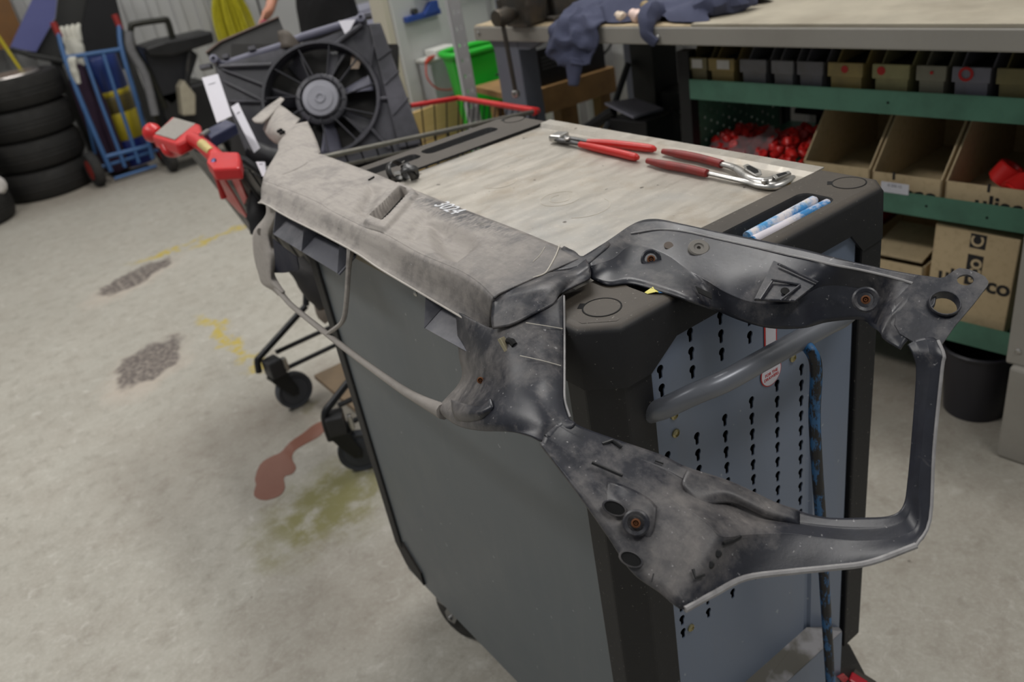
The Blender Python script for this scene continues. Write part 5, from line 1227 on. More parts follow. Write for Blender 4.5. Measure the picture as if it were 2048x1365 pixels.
# ------------------------------------------------------------------ radiator fan module standing in the cart
PXM = 2.5 / 1659.65
Mfan = frame((0.9809,2.4324,0.9494), (0.79323835, -0.58747007, -0.16016195), (0.40200405, 0.30769757, 0.8623891))
def fp_(u, v): return ((u - 643) * PXM, -(v - 199) * PXM)
M_FANBLK = plain('fan_black_plastic', lin(54, 54, 60), .45, 0, .12, 14, lin(104, 102, 112), 6, .6)
M_FANGREY = plain('fan_lavender_grey', lin(112, 112, 128), .45, 0, .12, 14)
fm = thing('radiator_fan', 'black car radiator fan module leaning in the shopping cart', 'car part', (0.9809,2.4324,0.5994))
outl = [fp_(*q) for q in ((432, 132), (470, 122), (560, 98), (640, 78), (730, 44), (752, 62), (790, 150), (835, 268), (838, 300), (700, 330), (560, 335), (490, 300), (455, 210))]
plate('shroud', outl, [[(111 * PXM * math.cos(2 * PI * k / 48), 108 * PXM * math.sin(2 * PI * k / 48)) for k in range(48)]], .012, Mfan, M_FANBLK, fm)
m = MB(Mfan)
m.grid([[V(r * PXM * math.cos(2 * PI * k / 48), r * .975 * PXM * math.sin(2 * PI * k / 48), h) for k in range(48)] for r, h in ((122, .001), (118, .016), (112, .016), (110, -.03))], closed_u=True); m.build('shroud_ring', M_FANBLK, fm, smooth=True)
# radiator core behind, fine fins
t = NT('radiator_fins'); wv = t.n.new('ShaderNodeTexWave'); wv.inputs['Scale'].default_value = 60; wv.bands_direction = 'X'
t.l.new(t.tc.outputs['Object'], wv.inputs[0])
M_FINS = t.out(t.mix(wv.outputs['Fac'], lin(18, 17, 16), lin(40, 38, 35)), .6, .2)
m = MB(Mfan); m.bx((fp_(450, 0)[0], fp_(0, 330)[1], -.085), (fp_(790, 0)[0], fp_(0, 75)[1], -.055)); m.build('radiator_core', M_FINS, fm)
# fan blades and spokes
for k in range(7):
    a = 2 * PI * k / 7 + .5
    m = MB(Mfan)
    rows = []
    for r in (34, 60, 85, 106):
        rows.append([V(r * PXM * math.cos(a + d), r * PXM * math.sin(a + d), -.03 - .018 * e) for d, e in ((-.16 - r / 700, -1), (0 - r / 900, 0), (.16 - r / 1200, 1))])
    m.loft(rows, 3, 3); m.build('fan_blade', M_FANGREY if k in (0, 5) else M_FANBLK, fm, smooth=True, solid=.003)  # two blades in lighter lavender grey, light on them painted into the colour
for k in range(11):
    a = 2 * PI * k / 11 + .18
    m = MB(Mfan); m.tube([(46 * PXM * math.cos(a), 46 * PXM * math.sin(a), .002), (110 * PXM * math.cos(a + .10), 108 * PXM * math.sin(a + .10), .006)], .0042, 6, flat=(1.4, .6)); m.build('spoke', M_FANBLK, fm)
m = MB(Mfan); m.lathe([(.055, -.03), (51 * PXM, -.02), (51 * PXM, .004), (46 * PXM, .008), (42 * PXM, .008), (42 * PXM, -.01)], (0, 0, 0), (0, 0, 1), 32); hr = m.build('hub_ring', M_FANBLK, fm, smooth=True)
for k in range(12):
    a = 2 * PI * k / 12; m = MB(Mfan); m.box((44 * PXM * math.cos(a), 44 * PXM * math.sin(a), .008), (.014, .003, .006), a); m.build('hub_rib', M_FANBLK, hr)
m = MB(Mfan); m.lathe([(37 * PXM, -.01), (37 * PXM, .012), (35 * PXM, .017), (26 * PXM, .018), (25 * PXM, .020), (11 * PXM, .020), (10 * PXM, .023), (7 * PXM, .023), (6 * PXM, .020), (.0001, .020)], (0, 0, 0), (0, 0, 1), 36); m.build('motor_housing', plain('motor_grey', lin(150, 150, 158), .45, .3, .08, 20), fm, smooth=True)
# frame ribs, side tank, top tank, pegs
for p, q, r in (((440, 135), (545, 132), .006), ((445, 140), (535, 175), .004), ((450, 165), (530, 205), .004), ((725, 52), (672, 92), .007), ((752, 66), (742, 140), .004), ((757, 200), (800, 196), .006), ((740, 255), (780, 300), .006), ((745, 250), (700, 300), .005), ((460, 205), (535, 205), .004)):
    a, b = fp_(*p), fp_(*q); m = MB(Mfan); m.tube([(a[0], a[1], .008), (b[0], b[1], .010)], r, 8); m.build('frame_rib', M_FANBLK, fm, smooth=True)
m = MB(Mfan); m.prism([V(*fp_(*q), -.02) for q in ((738, 50), (762, 48), (838, 262), (842, 290), (800, 300))], (0, 0, .035)); m.build('side_tank', M_FANBLK, fm, bevel=.004)
for w in (.3, .5, .75):
    a, b = fp_(738 + 65 * w, 50 + 245 * w), fp_(764 + 72 * w, 50 + 215 * w - 12); m = MB(Mfan); m.tube([(a[0], a[1], .016), (b[0], b[1], .016)], .003, 6); m.build('tank_rib', M_FANBLK, fm)
m = MB(Mfan); m.tube([(*fp_(436, 128), -.02), (*fp_(560, 88), -.02), (*fp_(600, 70), -.02), (*fp_(715, 35), -.02)], .013, 10); m.build('top_tank', M_FANGREY, fm, smooth=True)
for q in ((432, 122), (724, 40)):
    a = fp_(*q); m = MB(Mfan); m.lathe([(.013, -.02), (.013, .022), (.006, .024), (.005, .016), (.0001, .016)], (a[0], a[1], 0), (0, 0, 1), 14); m.build('mounting_peg', M_FANGREY, fm, smooth=True)
for q, l in (((410, 132), 24), ((450, 112), 12), ((503, 96), 14), ((735, 30), 14)):
    a = fp_(*q); m = MB(Mfan); m.box((a[0], a[1], -.01), (l * PXM, 9 * PXM, .02), .2, .002); m.build('clip', M_FANBLK, fm)
m = MB(Mfan); m.loft([[V(*fp_(553, 58), -.02), V(*fp_(575, 62), .0), V(*fp_(600, 88), -.02)], [V(*fp_(556, 96), -.02), V(*fp_(575, 98), .01), V(*fp_(598, 98), -.02)]], 4, 4); m.build('hose_stub', plain('brown_hose', lin(84, 76, 68), .7), fm, smooth=True, solid=.003)
m = MB(Mfan); m.prism([V(*fp_(*q), -.028) for q in ((700, 102), (712, 108), (717, 122), (714, 132), (697, 132))], (0, 0, .003)); m.build('torn_corner', plain('tan_plastic', lin(190, 170, 150), .6), fm)
# other parts and paper tags
M_TAG = plain('white_paper_tag', lin(226, 224, 232), .6, 0, .03, 10)
o = thing('splash_shield', 'black plastic splash shield standing behind the radiator fan', 'car part', (0.8803,2.7436,0.7887))
m = MB(); m.prism([(0.8038,2.83,1.1089),(0.8532,2.8146,1.132),(0.9456,2.7713,1.1523),(1.0328,2.7298,1.1707),(1.0288,2.702,1.1235),(1.0005,2.6709,1.0482),(0.9049,2.6261,0.8874),(0.7908,2.6528,0.8204),(0.7686,2.7271,0.9149),(0.808,2.799,1.0646)], (0.0021,0.0063,-0.0008)); m.build('shield_sheet', plain('shield_black', lin(52, 51, 50), .6, 0, .1, 12), o)
m = MB(); m.tube([(0.8023,2.8247,1.1095),(0.8516,2.8093,1.1325),(0.9438,2.766,1.1529),(1.0309,2.7246,1.1712)], .004, 6); m.build('shield_edge', plain('shield_edge', lin(110, 92, 84), .6), o)
def tag(pts, label, lines=True):
    o = thing('paper_tag', label, 'paper tag', pts[0], 'white paper tags on the parts')
    m = MB(); m.add(pts, [list(range(len(pts)))]); m.build('paper', M_TAG, o, solid=.0006)
    P = [V(p) for p in pts]
    n = (P[1] - P[0]).cross(P[2] - P[0]).normalized()
    if n.dot(V(0, 0, 1.43) - P[0]) < 0: n = -n
    if lines:
        a, b = P[0].lerp(P[2], .12), P[1].lerp(P[3 if len(P) > 3 else 2], .12)
        for k in (.18,):
            p, q = P[0].lerp(P[3], k).lerp(P[1].lerp(P[2], k), .25), P[0].lerp(P[3], k).lerp(P[1].lerp(P[2], k), .7)
            m = MB(); m.tube([p + n * .001, q + n * .001], .0012, 4); m.build('print_line', plain('grey_print_line', lin(150, 150, 160), .6), o)
tag([(0.6867,2.536,1.0805),(0.7277,2.5126,1.0831),(0.6992,2.4107,0.9805),(0.6577,2.4295,0.9702)], 'long curved white paper tag hanging from the radiator fan corner')
tag([(0.6951,2.3788,1.0101),(0.7155,2.3712,1.0177),(0.7008,2.2567,0.9085),(0.6823,2.2621,0.8993)], 'white paper tag hanging edge-on beside the coin lock')
tag([(0.5989,1.9923,0.9409),(0.6161,1.9796,0.9374),(0.6004,1.9481,0.915),(0.5909,1.9523,0.9124)], 'small white paper tag low beside the panel end')
tag([(1.0987,2.4355,1.1497),(1.1405,2.4073,1.1455),(1.115,2.4073,1.1212),(1.0985,2.4123,1.1134)], 'bright white triangular paper tag at the top corner of the fan', False)
# assorted dark parts lying in the basket
for i, (pts, r, lab, c) in enumerate((([(0.7052,2.274,0.8564),(0.6386,2.2478,0.7521),(0.6162,2.2224,0.6913)], .03, 'black ribbed hose between the cart gate and the panel', (30, 30, 32)), ([(0.7189,2.4117,0.8758),(0.7818,2.3389,0.8222),(0.8706,2.2687,0.7974)], .04, 'black plastic duct lying under the radiator fan', (36, 36, 40)), ([(0.6364,2.0509,0.6514),(0.6466,2.0112,0.5993),(0.6568,1.9636,0.5347)], .035, 'black wiring loom hanging low in the cart', (40, 38, 38)), ([(0.7132,2.1317,0.5381),(0.696,2.1016,0.4748),(0.6924,2.0785,0.4354)], .03, 'dusty grey metal part in the bottom of the cart', (120, 110, 100)))):
    m = MB(); m.tube(pts, [r * .7, r, r * .7], 10, 4); rumple(m, .01, 25)
    props(m.build('spare_part', plain('part_%d' % i, lin(*c), .6, .1, .2, 30), smooth=True), lab, 'car part', 'loose parts in the cart')

# ------------------------------------------------------------------ things left of the workbench
M_WOOD = plain('bench_wood', lin(150, 116, 72), .65, 0, .15, 12, lin(96, 70, 42), 9, .5)
t = NT('pine_board'); n = t.noise(3, 5, .6, 0, t.mapped((2, 2, 26))); M_PINE = t.out(t.mix(n, lin(196, 160, 104), lin(222, 190, 134)), .6)
ww = thing('wooden_bench', 'low wooden bench behind the end of the steel workbench', 'bench', tuple(W(2.4, 2.62, 0)))
Mw = BR @ Matrix.Translation((2.12, 2.50, 0)) @ Matrix.Rotation(-.20, 4, 'Z')
MB(Mw).bx((0, 0, .675), (.47, .36, .70)).build('top_plank', M_WOOD, ww)
MB(Mw).bx((0, .0, .60), (.47, .04, .675)).build('front_beam', M_WOOD, ww)
for x, y in ((.05, .02), (.20, .02), (.40, .02), (.05, .28), (.40, .28)):
    MB(Mw).bx((x, y, 0), (x + .05, y + .06, .62)).build('leg', M_WOOD, ww)
o = thing('battery_charger', 'black metal charger box standing on the wooden bench', 'charger', tuple(W(2.42, 2.62, .70)))
m = MB(BR @ Matrix.Translation((2.25, 2.50, .702)) @ Matrix.Rotation(-.2, 4, 'Z')); m.bx((0, 0, 0), (.32, .22, .14)); m.build('case', plain('charger_black', lin(26, 26, 27), .5), o, bevel=.004)
for k in range(4):
    m = MB(BR @ Matrix.Translation((2.25, 2.50, .702)) @ Matrix.Rotation(-.2, 4, 'Z')); m.bx((.02, -.002, .06 + .014 * k), (.10, .0, .066 + .014 * k)); m.build('vent_slot', plain('vent_grey', lin(70, 70, 70), .6), o)
m = MB(BR); m.tube([(2.52, 2.46, .73), (2.62, 2.45, .78), (2.66, 2.5, .86), (2.60, 2.55, .88), (2.55, 2.52, .80)], .006, 8, 5); m.build('cable', M_RUBBER, o, smooth=True)
m = MB(BR); m.tube([(2.24, 2.54, .72), (2.19, 2.52, .74), (2.12, 2.50, .78), (2.05, 2.52, .80)], .004, 8, 5); m.build('cable', M_RUBBER, o, smooth=True)
o = thing('bench_grinder', 'black machine with a slanted grey lid under the bench', 'machine', tuple(W(2.17, 1.93, 0)))
m = MB(BR); m.prism([(2.09, 1.84, .30), (2.27, 1.84, .30), (2.245, 1.84, .655), (2.10, 1.84, .66)], (0, .17, 0)); m.build('body', plain('machine_black', lin(20, 20, 22), .5), o, bevel=.006)
m = MB(BR); m.prism([(2.09, 1.885, .670), (2.245, 1.885, .655), (2.235, 2.0, .685), (2.10, 2.02, .705)], (0, 0, .008)); m.build('lid', plain('machine_lid_grey', lin(160, 160, 176), .4), o)
m = MB(BR); m.bx((2.12, 1.86, 0), (2.24, 1.98, .30)); m.build('stand', M_BLKSTEEL, o)
m = MB(BR); m.tube([(1.99, 2.20, .56), (2.09, 2.10, .62), (2.12, 2.0, .68)], .02, 8); m.build('arm', M_BLKSTEEL, o)
m = MB(BR); m.tube([(2.02, 2.02, .57), (2.10, 2.02, .63), (2.27, 2.05, .80)], .012, 8); m.build('strut', plain('strut_grey', lin(70, 72, 76), .5, .3), o)
m = MB(BR); m.tube([(2.26, 1.86, .66), (2.30, 1.84, .60), (2.30, 1.84, .50), (2.27, 1.84, .42)], .006, 8, 4); m.build('cord', M_RUBBER, o, smooth=True)
# perforated shelving uprights
M_POST = plain('galvanised_post', lin(186, 186, 188), .45, 0, .08, 10)
def upright(s, u, w, label, mat, slots=True):
    o = thing('perforated_upright', label, 'upright', tuple(W(s, u, 0)), 'steel uprights at the bench end')
    hs = []
    if slots:
        for k in range(34):
            for x in (w * .30, w * .68): hs.append([(x - .004, .06 + k * .06), (x + .004, .06 + k * .06), (x + .004, .075 + k * .06), (x - .004, .075 + k * .06)])
    plate('slotted_face', [(0, 0), (w, 0), (w, 2.2), (0, 2.2)], hs, .002, BR @ frame((s, u, 0), (1, 0, 0), (0, 0, 1)), mat, o)
    MB(BR).bx((s + w - .002, u, 0), (s + w, u + .05, 2.2)).build('side_flange', mat, o)
    MB(BR).bx((s, u, 0), (s + .002, u + .02, 2.2)).build('return_flange', mat, o)
upright(2.025, 2.70, .058, 'galvanised slotted steel upright in front of the light cabinet', M_POST)
upright(2.035, 2.42, .03, 'narrow blue-grey steel upright right behind the bench corner', M_BENCHLEG, False)
# green sack holder
o = thing('waste_sack', 'bright green plastic sack hanging between the steel uprights', 'sack', tuple(W(2.25, 2.95, .0)))
M_SACK = plain('green_plastic', lin(40, 190, 50), .35, 0, .2, 6)
m = MB(BR)
m.loft([[(2.2, 2.98, 0.82), (2.26, 2.94, 0.82), (2.46, 2.93, 0.82), (2.51, 3.0, 0.82), (2.48, 3.09, 0.82), (2.24, 3.09, 0.82), (2.2, 2.98, 0.82)], [(2.205, 2.98, 0.76), (2.2649999999999997, 2.94, 0.76), (2.455, 2.93, 0.76), (2.505, 3.0, 0.76), (2.475, 3.085, 0.76), (2.245, 3.085, 0.76), (2.205, 2.98, 0.76)], [(2.23, 2.98, 0.45), (2.2899999999999996, 2.94, 0.45), (2.43, 2.93, 0.45), (2.48, 3.0, 0.45), (2.45, 3.06, 0.45), (2.27, 3.06, 0.45), (2.23, 2.98, 0.45)], [(2.25, 2.98, 0.01), (2.3099999999999996, 2.94, 0.01), (2.41, 2.93, 0.01), (2.46, 3.0, 0.01), (2.43, 3.04, 0.01), (2.29, 3.04, 0.01), (2.25, 2.98, 0.01)]], 4, 4)
rumple(m, .006, 12); m.build('sack_body', M_SACK, o, smooth=True, solid=.002)
MB(BR).tube([(2.195, 2.98, .82), (2.26, 2.93, .82), (2.46, 2.92, .815), (2.515, 3.0, .81), (2.48, 3.095, .81), (2.24, 3.095, .82)], .014, 10, 4, True).build('rolled_rim', M_SACK, o, smooth=True)
# light steel cabinet and the things at its side
cb = thing('steel_cabinet', 'light grey steel cabinet side behind the cart', 'cabinet', tuple(W(2.5, 3.6, 0)))
M_CAB = plain('cabinet_grey', lin(196, 198, 196), .45, 0, .04, 4)
MB(BR).bx((2.165, 3.30, .0), (2.70, 3.42, 2.1)).build('cabinet_body', M_CAB, cb, bevel=.004)
MB(BR).bx((2.13, 3.32, .0), (2.165, 3.42, 2.1)).build('cabinet_door', plain('cabinet_cream', lin(206, 200, 182), .45, 0, .04, 4), cb, bevel=.003)
o = thing('pallet_crate', 'light pine crate standing on the floor behind the cart', 'crate', tuple(W(2.3, 3.0, 0)))
for k in range(4):
    MB(BR).bx((1.98, 3.20, .02 + .145 * k), (2.66, 3.22, .155 + .145 * k)).build('plank', M_PINE, o)
for x in (2.0, 2.3, 2.58):
    MB(BR).bx((x, 3.22, .0), (x + .06, 3.27, .60)).build('corner_batten', M_PINE, o)
BLUE = plain('blue_plastic', lin(44, 74, 150), .4)
for (p, lab) in (((2.30, 3.29, .965), 'blue bar clamp hung on the cabinet side'), ((2.62, 3.29, 1.03), 'blue clamp right of the slotted upright')):
    o = thing('bar_clamp', lab, 'clamp', tuple(W(*p)), 'blue clamps on the cabinet')
    MB(BR).bx((p[0] - .09, p[1] - .025, p[2] - .012), (p[0] + .10, p[1] + .008, p[2] + .012), .003).build('bar', BLUE, o)
    m = MB(BR); m.prism([(p[0], p[1] - .03, p[2]), (p[0] + .09, p[1] - .03, p[2]), (p[0] + .09, p[1] - .03, p[2] + .05), (p[0] + .05, p[1] - .03, p[2] + .05)], (0, .03, 0)); m.build('jaw', BLUE, o, bevel=.003)
    m = MB(BR); m.tube([(p[0] - .01, p[1] - .02, p[2] + .09), (p[0] + .04, p[1] - .02, p[2] + .07), (p[0] + .09, p[1] - .02, p[2] + .09)], .014, 8); m.build('handle', BLUE, o, smooth=True)
    MB(BR).lathe([(.013, -.012), (.013, .012)], (p[0] - .035, p[1] - .01, p[2] + .026), (0, 1, 0), 14).build('screw_pad', M_DARKSTEEL, o)
o = thing('car_battery', 'grey battery jar with white lid on the pine crate', 'battery', tuple(W(2.33, 3.24, .60)))
t = NT('smoky_jar'); M_JAR = t.out(t.mix(t.noise(6), lin(150, 152, 154), lin(178, 180, 182)), .3)
MB(BR).bx((2.235, 3.20, .602), (2.40, 3.29, .775), .006).build('jar', M_JAR, o)
MB(BR).bx((2.225, 3.195, .775), (2.41, 3.295, .79), .004).build('lid', plain('jar_lid_white', lin(206, 206, 200), .5), o)
MB(BR).bx((2.28, 3.20, .79), (2.40, 3.29, .82), .006).build('terminal_cover', plain('cover_white', lin(220, 220, 214), .5), o)
m = MB(BR); m.tube([(2.26, 3.19, .80), (2.21, 3.16, .80), (2.18, 3.15, .79)], [.006, .011, .009], 8, 3); m.build('clamp_grip', plain('red_grip', lin(180, 60, 40), .4), o, smooth=True)
m = MB(BR); m.tube([(2.18, 3.15, .79), (2.165, 3.14, .73), (2.21, 3.14, .67), (2.31, 3.15, .645), (2.42, 3.16, .67)], .004, 6, 5); m.build('red_cable', plain('red_cable', lin(196, 90, 80), .5), o, smooth=True)

# ------------------------------------------------------------------ far left corner
M_TYRE = plain('tyre_rubber', lin(27, 26, 24), .75, 0, .1, 10, lin(46, 43, 38), 6, .5)
def tyre(x, y, z, r, w, label, rim=False):
    o = thing('stacked_tyre', label, 'tyre', (x, y, z), 'stacked car tyres')
    m = MB(); h = w / 2
    prof = [(r * .62, -h * .7), (r * .66, -h * .95), (r * .82, -h), (r * .94, -h * .9), (r * .985, -h * .6), (r, -h * .2), (r * .99, -h * .16), (r * .99, -h * .10), (r, -h * .06), (r, h * .06), (r * .99, h * .10), (r * .99, h * .16), (r, h * .2), (r * .985, h * .6), (r * .94, h * .9), (r * .82, h), (r * .66, h * .95), (r * .62, h * .7)]
    m.lathe(prof, (x, y, z + h), (0, 0, 1), 40, cap=False); m.build('tread_and_sidewalls', M_TYRE, o, smooth=True, solid=.012)
    if rim: MB().lathe([(r * .60, .0), (r * .63, .01), (r * .60, .02), (r * .3, -.02), (.0001, -.02)], (x, y, z + w * .93), (0, 0, 1), 30, cap=False).build('wheel_rim', plain('alloy_rim', lin(190, 184, 180), .3, .8), o, smooth=True)
for k, (dx, lab) in enumerate(((0, 'bottom tyre of the stack of four next to the hand truck'), (.015, 'second tyre from the floor in the stack of four'), (.03, 'third tyre from the floor in the stack of four'), (.05, 'top tyre of the stack of four, light catching its upper edge'))):
    tyre(.56 + dx, 6.92 + .01 * k, .205 * k, .32, .2, lab, k == 3)
for k, lab in enumerate(('bottom tyre of the stack cut by the left frame edge', 'middle tyre of the stack cut by the left frame edge', 'top tyre of the stack cut by the left frame edge')):
    tyre(-.03 - .01 * k, 6.56 + .0 * k, .205 * k, .31, .2, lab)
o = MB().lathe([(.06, 0), (.065, .01), (.05, .035), (.0001, .04)], (.22, 6.44, .225), (-.3, -1, .2), 14).build('wheel_cap', plain('cap_white', lin(205, 200, 195), .4)); props(o, 'small white hub cap beside the left tyre stack', 'hub cap')
# blue hand truck
M_HT = plain('hand_truck_blue', lin(62, 100, 148), .45, .1, .1, 15)
ht = thing('hand_truck', 'blue tubular hand truck with red grips beside the tyres', 'hand truck', (1.07, 6.5, 0))
L = [V(.985, 6.74, 1.02), V(.955, 6.68, .86), V(.935, 6.60, .58), V(.93, 6.52, .08)]
Rr = [V(1.385, 6.74, .985), V(1.33, 6.68, .83), V(1.29, 6.60, .52), V(1.235, 6.52, .08)]
for p in (L, Rr):
    MB().tube(p, .017, 10, 4).build('side_rail', M_HT, ht, smooth=True)
    MB().tube([p[0] + V(-.004, .012, .07), p[0] + V(0, 0, -.03)], .022, 10).build('hand_grip', plain('red_hand_grip', lin(150, 40, 34), .5), ht, smooth=True)
for a in (.33, .93):
    i = a * 3; k = int(i); MB().tube([L[k].lerp(L[min(k + 1, 3)], i - k), Rr[k].lerp(Rr[min(k + 1, 3)], i - k)], .016, 10).build('cross_bar', M_HT, ht, smooth=True)
for w in (.33, .66):
    MB().tube([L[1].lerp(Rr[1], w), L[2].lerp(Rr[2], w), L[3].lerp(Rr[3], w)], .013, 8).build('inner_bar', M_HT, ht, smooth=True)
for s, p in ((-1, L), (1, Rr)):
    MB().tube([p[2] + V(0, -.02, -.05), p[3] + V(s * .03, .16, .12)], .012, 8).build('brace', M_HT, ht, smooth=True)
    cx_ = p[3].x + s * .095
    wl = MB().lathe([(.03, -.03), (.085, -.03), (.115, -.032), (.125, -.015), (.125, .015), (.115, .032), (.085, .03), (.03, .03)], (cx_, 6.55, .125), (1, .1, 0), 28).build('wheel', M_RUBBER, ht, smooth=True)
    MB().lathe([(.012, -.035), (.07, -.033), (.07, .033), (.012, .035)], (cx_, 6.55, .125), (1, .1, 0), 20).build('wheel_hub', plain('red_hub', lin(150, 50, 44), .5), wl, smooth=True)
MB().tube([V(.87, 6.55, .125), V(1.30, 6.55, .125)], .012, 8).build('axle', M_HT, ht)
MB().bx((.95, 6.58, .004), (1.22, 6.74, .012)).build('toe_plate', M_BLKSTEEL, ht)
MB().tube([V(.93, 6.5, .03), V(1.235, 6.5, .03)], .012, 8).build('lower_bar', M_HT, ht)
dr = thing('oil_drum', 'blue and yellow plastic drum standing behind the hand truck', 'drum', (1.19, 6.97, 0))
for z0, z1, c in ((.0, .20, (30, 44, 120)), (.20, .40, (196, 176, 40)), (.40, .52, (96, 84, 40)), (.52, .56, (196, 176, 40)), (.56, .80, (34, 56, 120))):
    MB().lathe([(.145, z0), (.15, z0 + .01), (.15, z1 - .01), (.145, z1)], (1.19, 6.97, 0), (0, 0, 1), 28).build('drum_band', plain('drum_%d' % int(z0 * 100), lin(*c), .4, 0, .15, 9), dr, smooth=True)
sk_ = thing('dark_bag', 'dark purple fabric bag stuffed behind the hand truck bars', 'bag', (1.02, 6.79, 0))
m = MB(); m.lathe([(.05, .0), (.09, .03), (.095, .3), (.10, .50), (.085, .68), (.05, .77), (.02, .79)], (1.02, 6.79, .0), (0, 0, 1), 18); rumple(m, .012, 14); m.build('bag_body', cloth_mat('purple_cloth', lin(36, 22, 38), lin(56, 34, 56)), sk_, smooth=True)
M_GLOVE = cloth_mat('white_glove', lin(190, 188, 176), lin(222, 220, 208))
def glove(p, s, rz, lab):
    o = thing('work_glove', lab, 'glove', p, 'white work gloves on the hand truck')
    M0 = Matrix.Translation(V(p)) @ Matrix.Rotation(rz, 4, 'Z') @ Matrix.Scale(s, 4)
    m = MB(M0); m.tube([(0, 0, 0), (.0, .0, .05), (.005, 0, .10), (.01, 0, .15)], [.035, .045, .055, .045], 12, 4, flat=(.55, 1)); rumple(m, .006, 25); m.build('palm', M_GLOVE, o, smooth=True)
    for k in range(4):
        m = MB(M0); y = -.04 + .026 * k; m.tube([(.008, y, .13), (.02, y * 1.2, .19), (.045, y * 1.3, .21)], [.016, .016, .010], 8, 3); m.build('finger', M_GLOVE, o, smooth=True)
    m = MB(M0); m.tube([(0, .04, .06), (.01, .075, .09), (.02, .085, .12)], [.018, .017, .010], 8, 3); m.build('thumb', M_GLOVE, o, smooth=True)
glove((1.06, 6.82, .775), 1.25, .9, 'large white work glove standing on top of the dark bag')
glove((.965, 6.62, .69), .8, .2, 'smaller white work glove hooked on the left rail of the hand truck')
# tilted dark skip behind the tyres
tb = thing('tipping_skip', 'large dark grey tipping skip tilted against the wall', 'skip', (1.1, 7.4, 0))
M_SKIP = plain('skip_dark_paint', lin(54, 54, 52), .5, 0, .1, 5)
m = MB(); m.prism([(0.7161,7.25,0.9633),(1.0605,7.25,1.3183),(1.2011,7.25,1.3252),(1.0785,7.25,1.0919),(0.866,7.25,0.8965)], (0, .02, 0)); m.build('open_end', plain('skip_lavender_reflection', lin(104, 108, 160), .35, .1, .1, 3), tb)  # lavender reflection on the dark sheet metal, painted as blue-grey
m = MB(); m.prism([(0.7316,7.35,0.9378),(0.8779,7.35,0.8891),(1.0986,7.35,1.0826),(1.2243,7.35,1.3226),(1.5799,7.35,1.2552),(1.5208,7.35,0.9037),(1.4608,7.35,0.6136),(1.0679,7.35,0.7557),(0.8232,7.35,0.8588)], (0, .03, 0)); m.build('side_plate', M_SKIP, tb)
m = MB(); m.prism([(1.3984,7.28,1.2537),(1.5556,7.28,1.2234),(1.5169,7.28,0.9064),(1.4612,7.28,0.6178),(1.0882,7.28,0.7473)], (0, .03, 0)); m.build('dark_side', plain('skip_black', lin(22, 22, 24), .6), tb)
MB().tube([(0.7192,7.26,0.9516),(0.8212,7.26,0.8852),(1.0575,7.26,0.7706)], .02, 8).build('bottom_rail', M_SKIP, tb)
for x in (.95, 1.45): MB().bx((x, 7.30, 0), (x + .06, 7.40, .85)).build('stand_leg', M_SKIP, tb)
o = MB().tube([(0.6261,7.15,1.2391),(0.6685,7.15,1.0365),(0.7053,7.15,0.8483),(0.7484,7.15,0.6227)], .012, 8).build('yellow_pole', plain('yellow_paint', lin(196, 180, 40), .5)); props(o, 'thin yellow pole leaning behind the tyres', 'pole')
o = MB().bx((.30, 7.45, .95), (.86, 7.50, 1.7)).build('plywood_sheet', plain('plywood', lin(126, 88, 48), .7, 0, .2, 6)); props(o, 'brown plywood sheet at the upper left frame corner', 'board')
# black wheeled sprayer behind the hand truck
bw = thing('wheeled_sprayer', 'black wheeled machine with tubular push handle by the ribbed wall', 'machine', (1.55, 6.2, 0))
M_SPR = plain('sprayer_black', lin(20, 20, 21), .5, 0, .12, 10)
MB().tube([(1.3704,6.2,0.4528),(1.3501,6.2,0.6789),(1.318,6.2,0.8183),(1.3094,6.2,0.9008),(1.3396,6.2,0.9893),(1.3717,6.2,1.0044),(1.5507,6.2,0.9911),(1.5802,6.2,0.9784),(1.5759,6.2,0.8725),(1.5708,6.2,0.7914)], .020, 10, 3).build('push_handle', plain('handle_dark_tube', lin(38, 38, 30), .4, .3), bw, smooth=True)
MB().tube([(1.3091,6.15,0.9753),(1.2792,6.15,0.8619),(1.3084,6.15,0.6927),(1.2792,6.15,0.4313)], .028, 10, 3).build('grey_tube', plain('grey_plastic_tube', lin(112, 112, 114), .5), bw, smooth=True)
m = MB(); m.prism([(1.363,6.2,0.8401),(1.4308,6.2,0.8503),(1.6661,6.2,0.7825),(1.71,6.2,0.7251),(1.5348,6.2,0.4952),(1.4185,6.2,0.4396),(1.3622,6.2,0.5067)], (.02, .30, 0)); m.build('tank', plain('tank_dark', lin(27, 28, 33), .45), bw, bevel=.02)
m = MB(); m.prism([(1.3559,6.12,0.858),(1.5009,6.12,0.8695),(1.6426,6.12,0.8632),(1.8285,6.12,0.8609),(1.8207,6.12,0.7865),(1.6564,6.12,0.7749),(1.5152,6.12,0.7687),(1.375,6.12,0.8021)], (.02, .34, 0)); m.build('cover', M_SPR, bw, bevel=.015)
MB().tube([(1.6483,6.15,0.7755),(1.588,6.15,0.6563),(1.5046,6.15,0.473),(1.4582,6.15,0.3638)], .012, 8, 3).build('hose', M_RUBBER, bw, smooth=True)
m = MB(); m.prism([(1.4883,6.1,0.567),(1.5306,6.1,0.6067),(1.5749,6.1,0.4931),(1.53,6.1,0.3665),(1.4434,6.1,0.3837)], (0, .15, 0)); m.build('canister', plain('white_canister', lin(168, 160, 140), .5), bw, bevel=.01)
for x in (1.30, 1.75): MB().lathe([(.02, -.03), (.10, -.03), (.11, 0), (.10, .03), (.02, .03)], (x, 6.3, .11), (1, 0, 0), 24).build('wheel', M_RUBBER, bw, smooth=True)
MB().tube([V(1.30, 6.3, .11), V(1.75, 6.3, .11)], .012, 8).build('axle', M_SPR, bw)
MB().bx((1.35, 6.2, .10), (1.72, 6.55, .55)).build('lower_body', M_SPR, bw, bevel=.02)
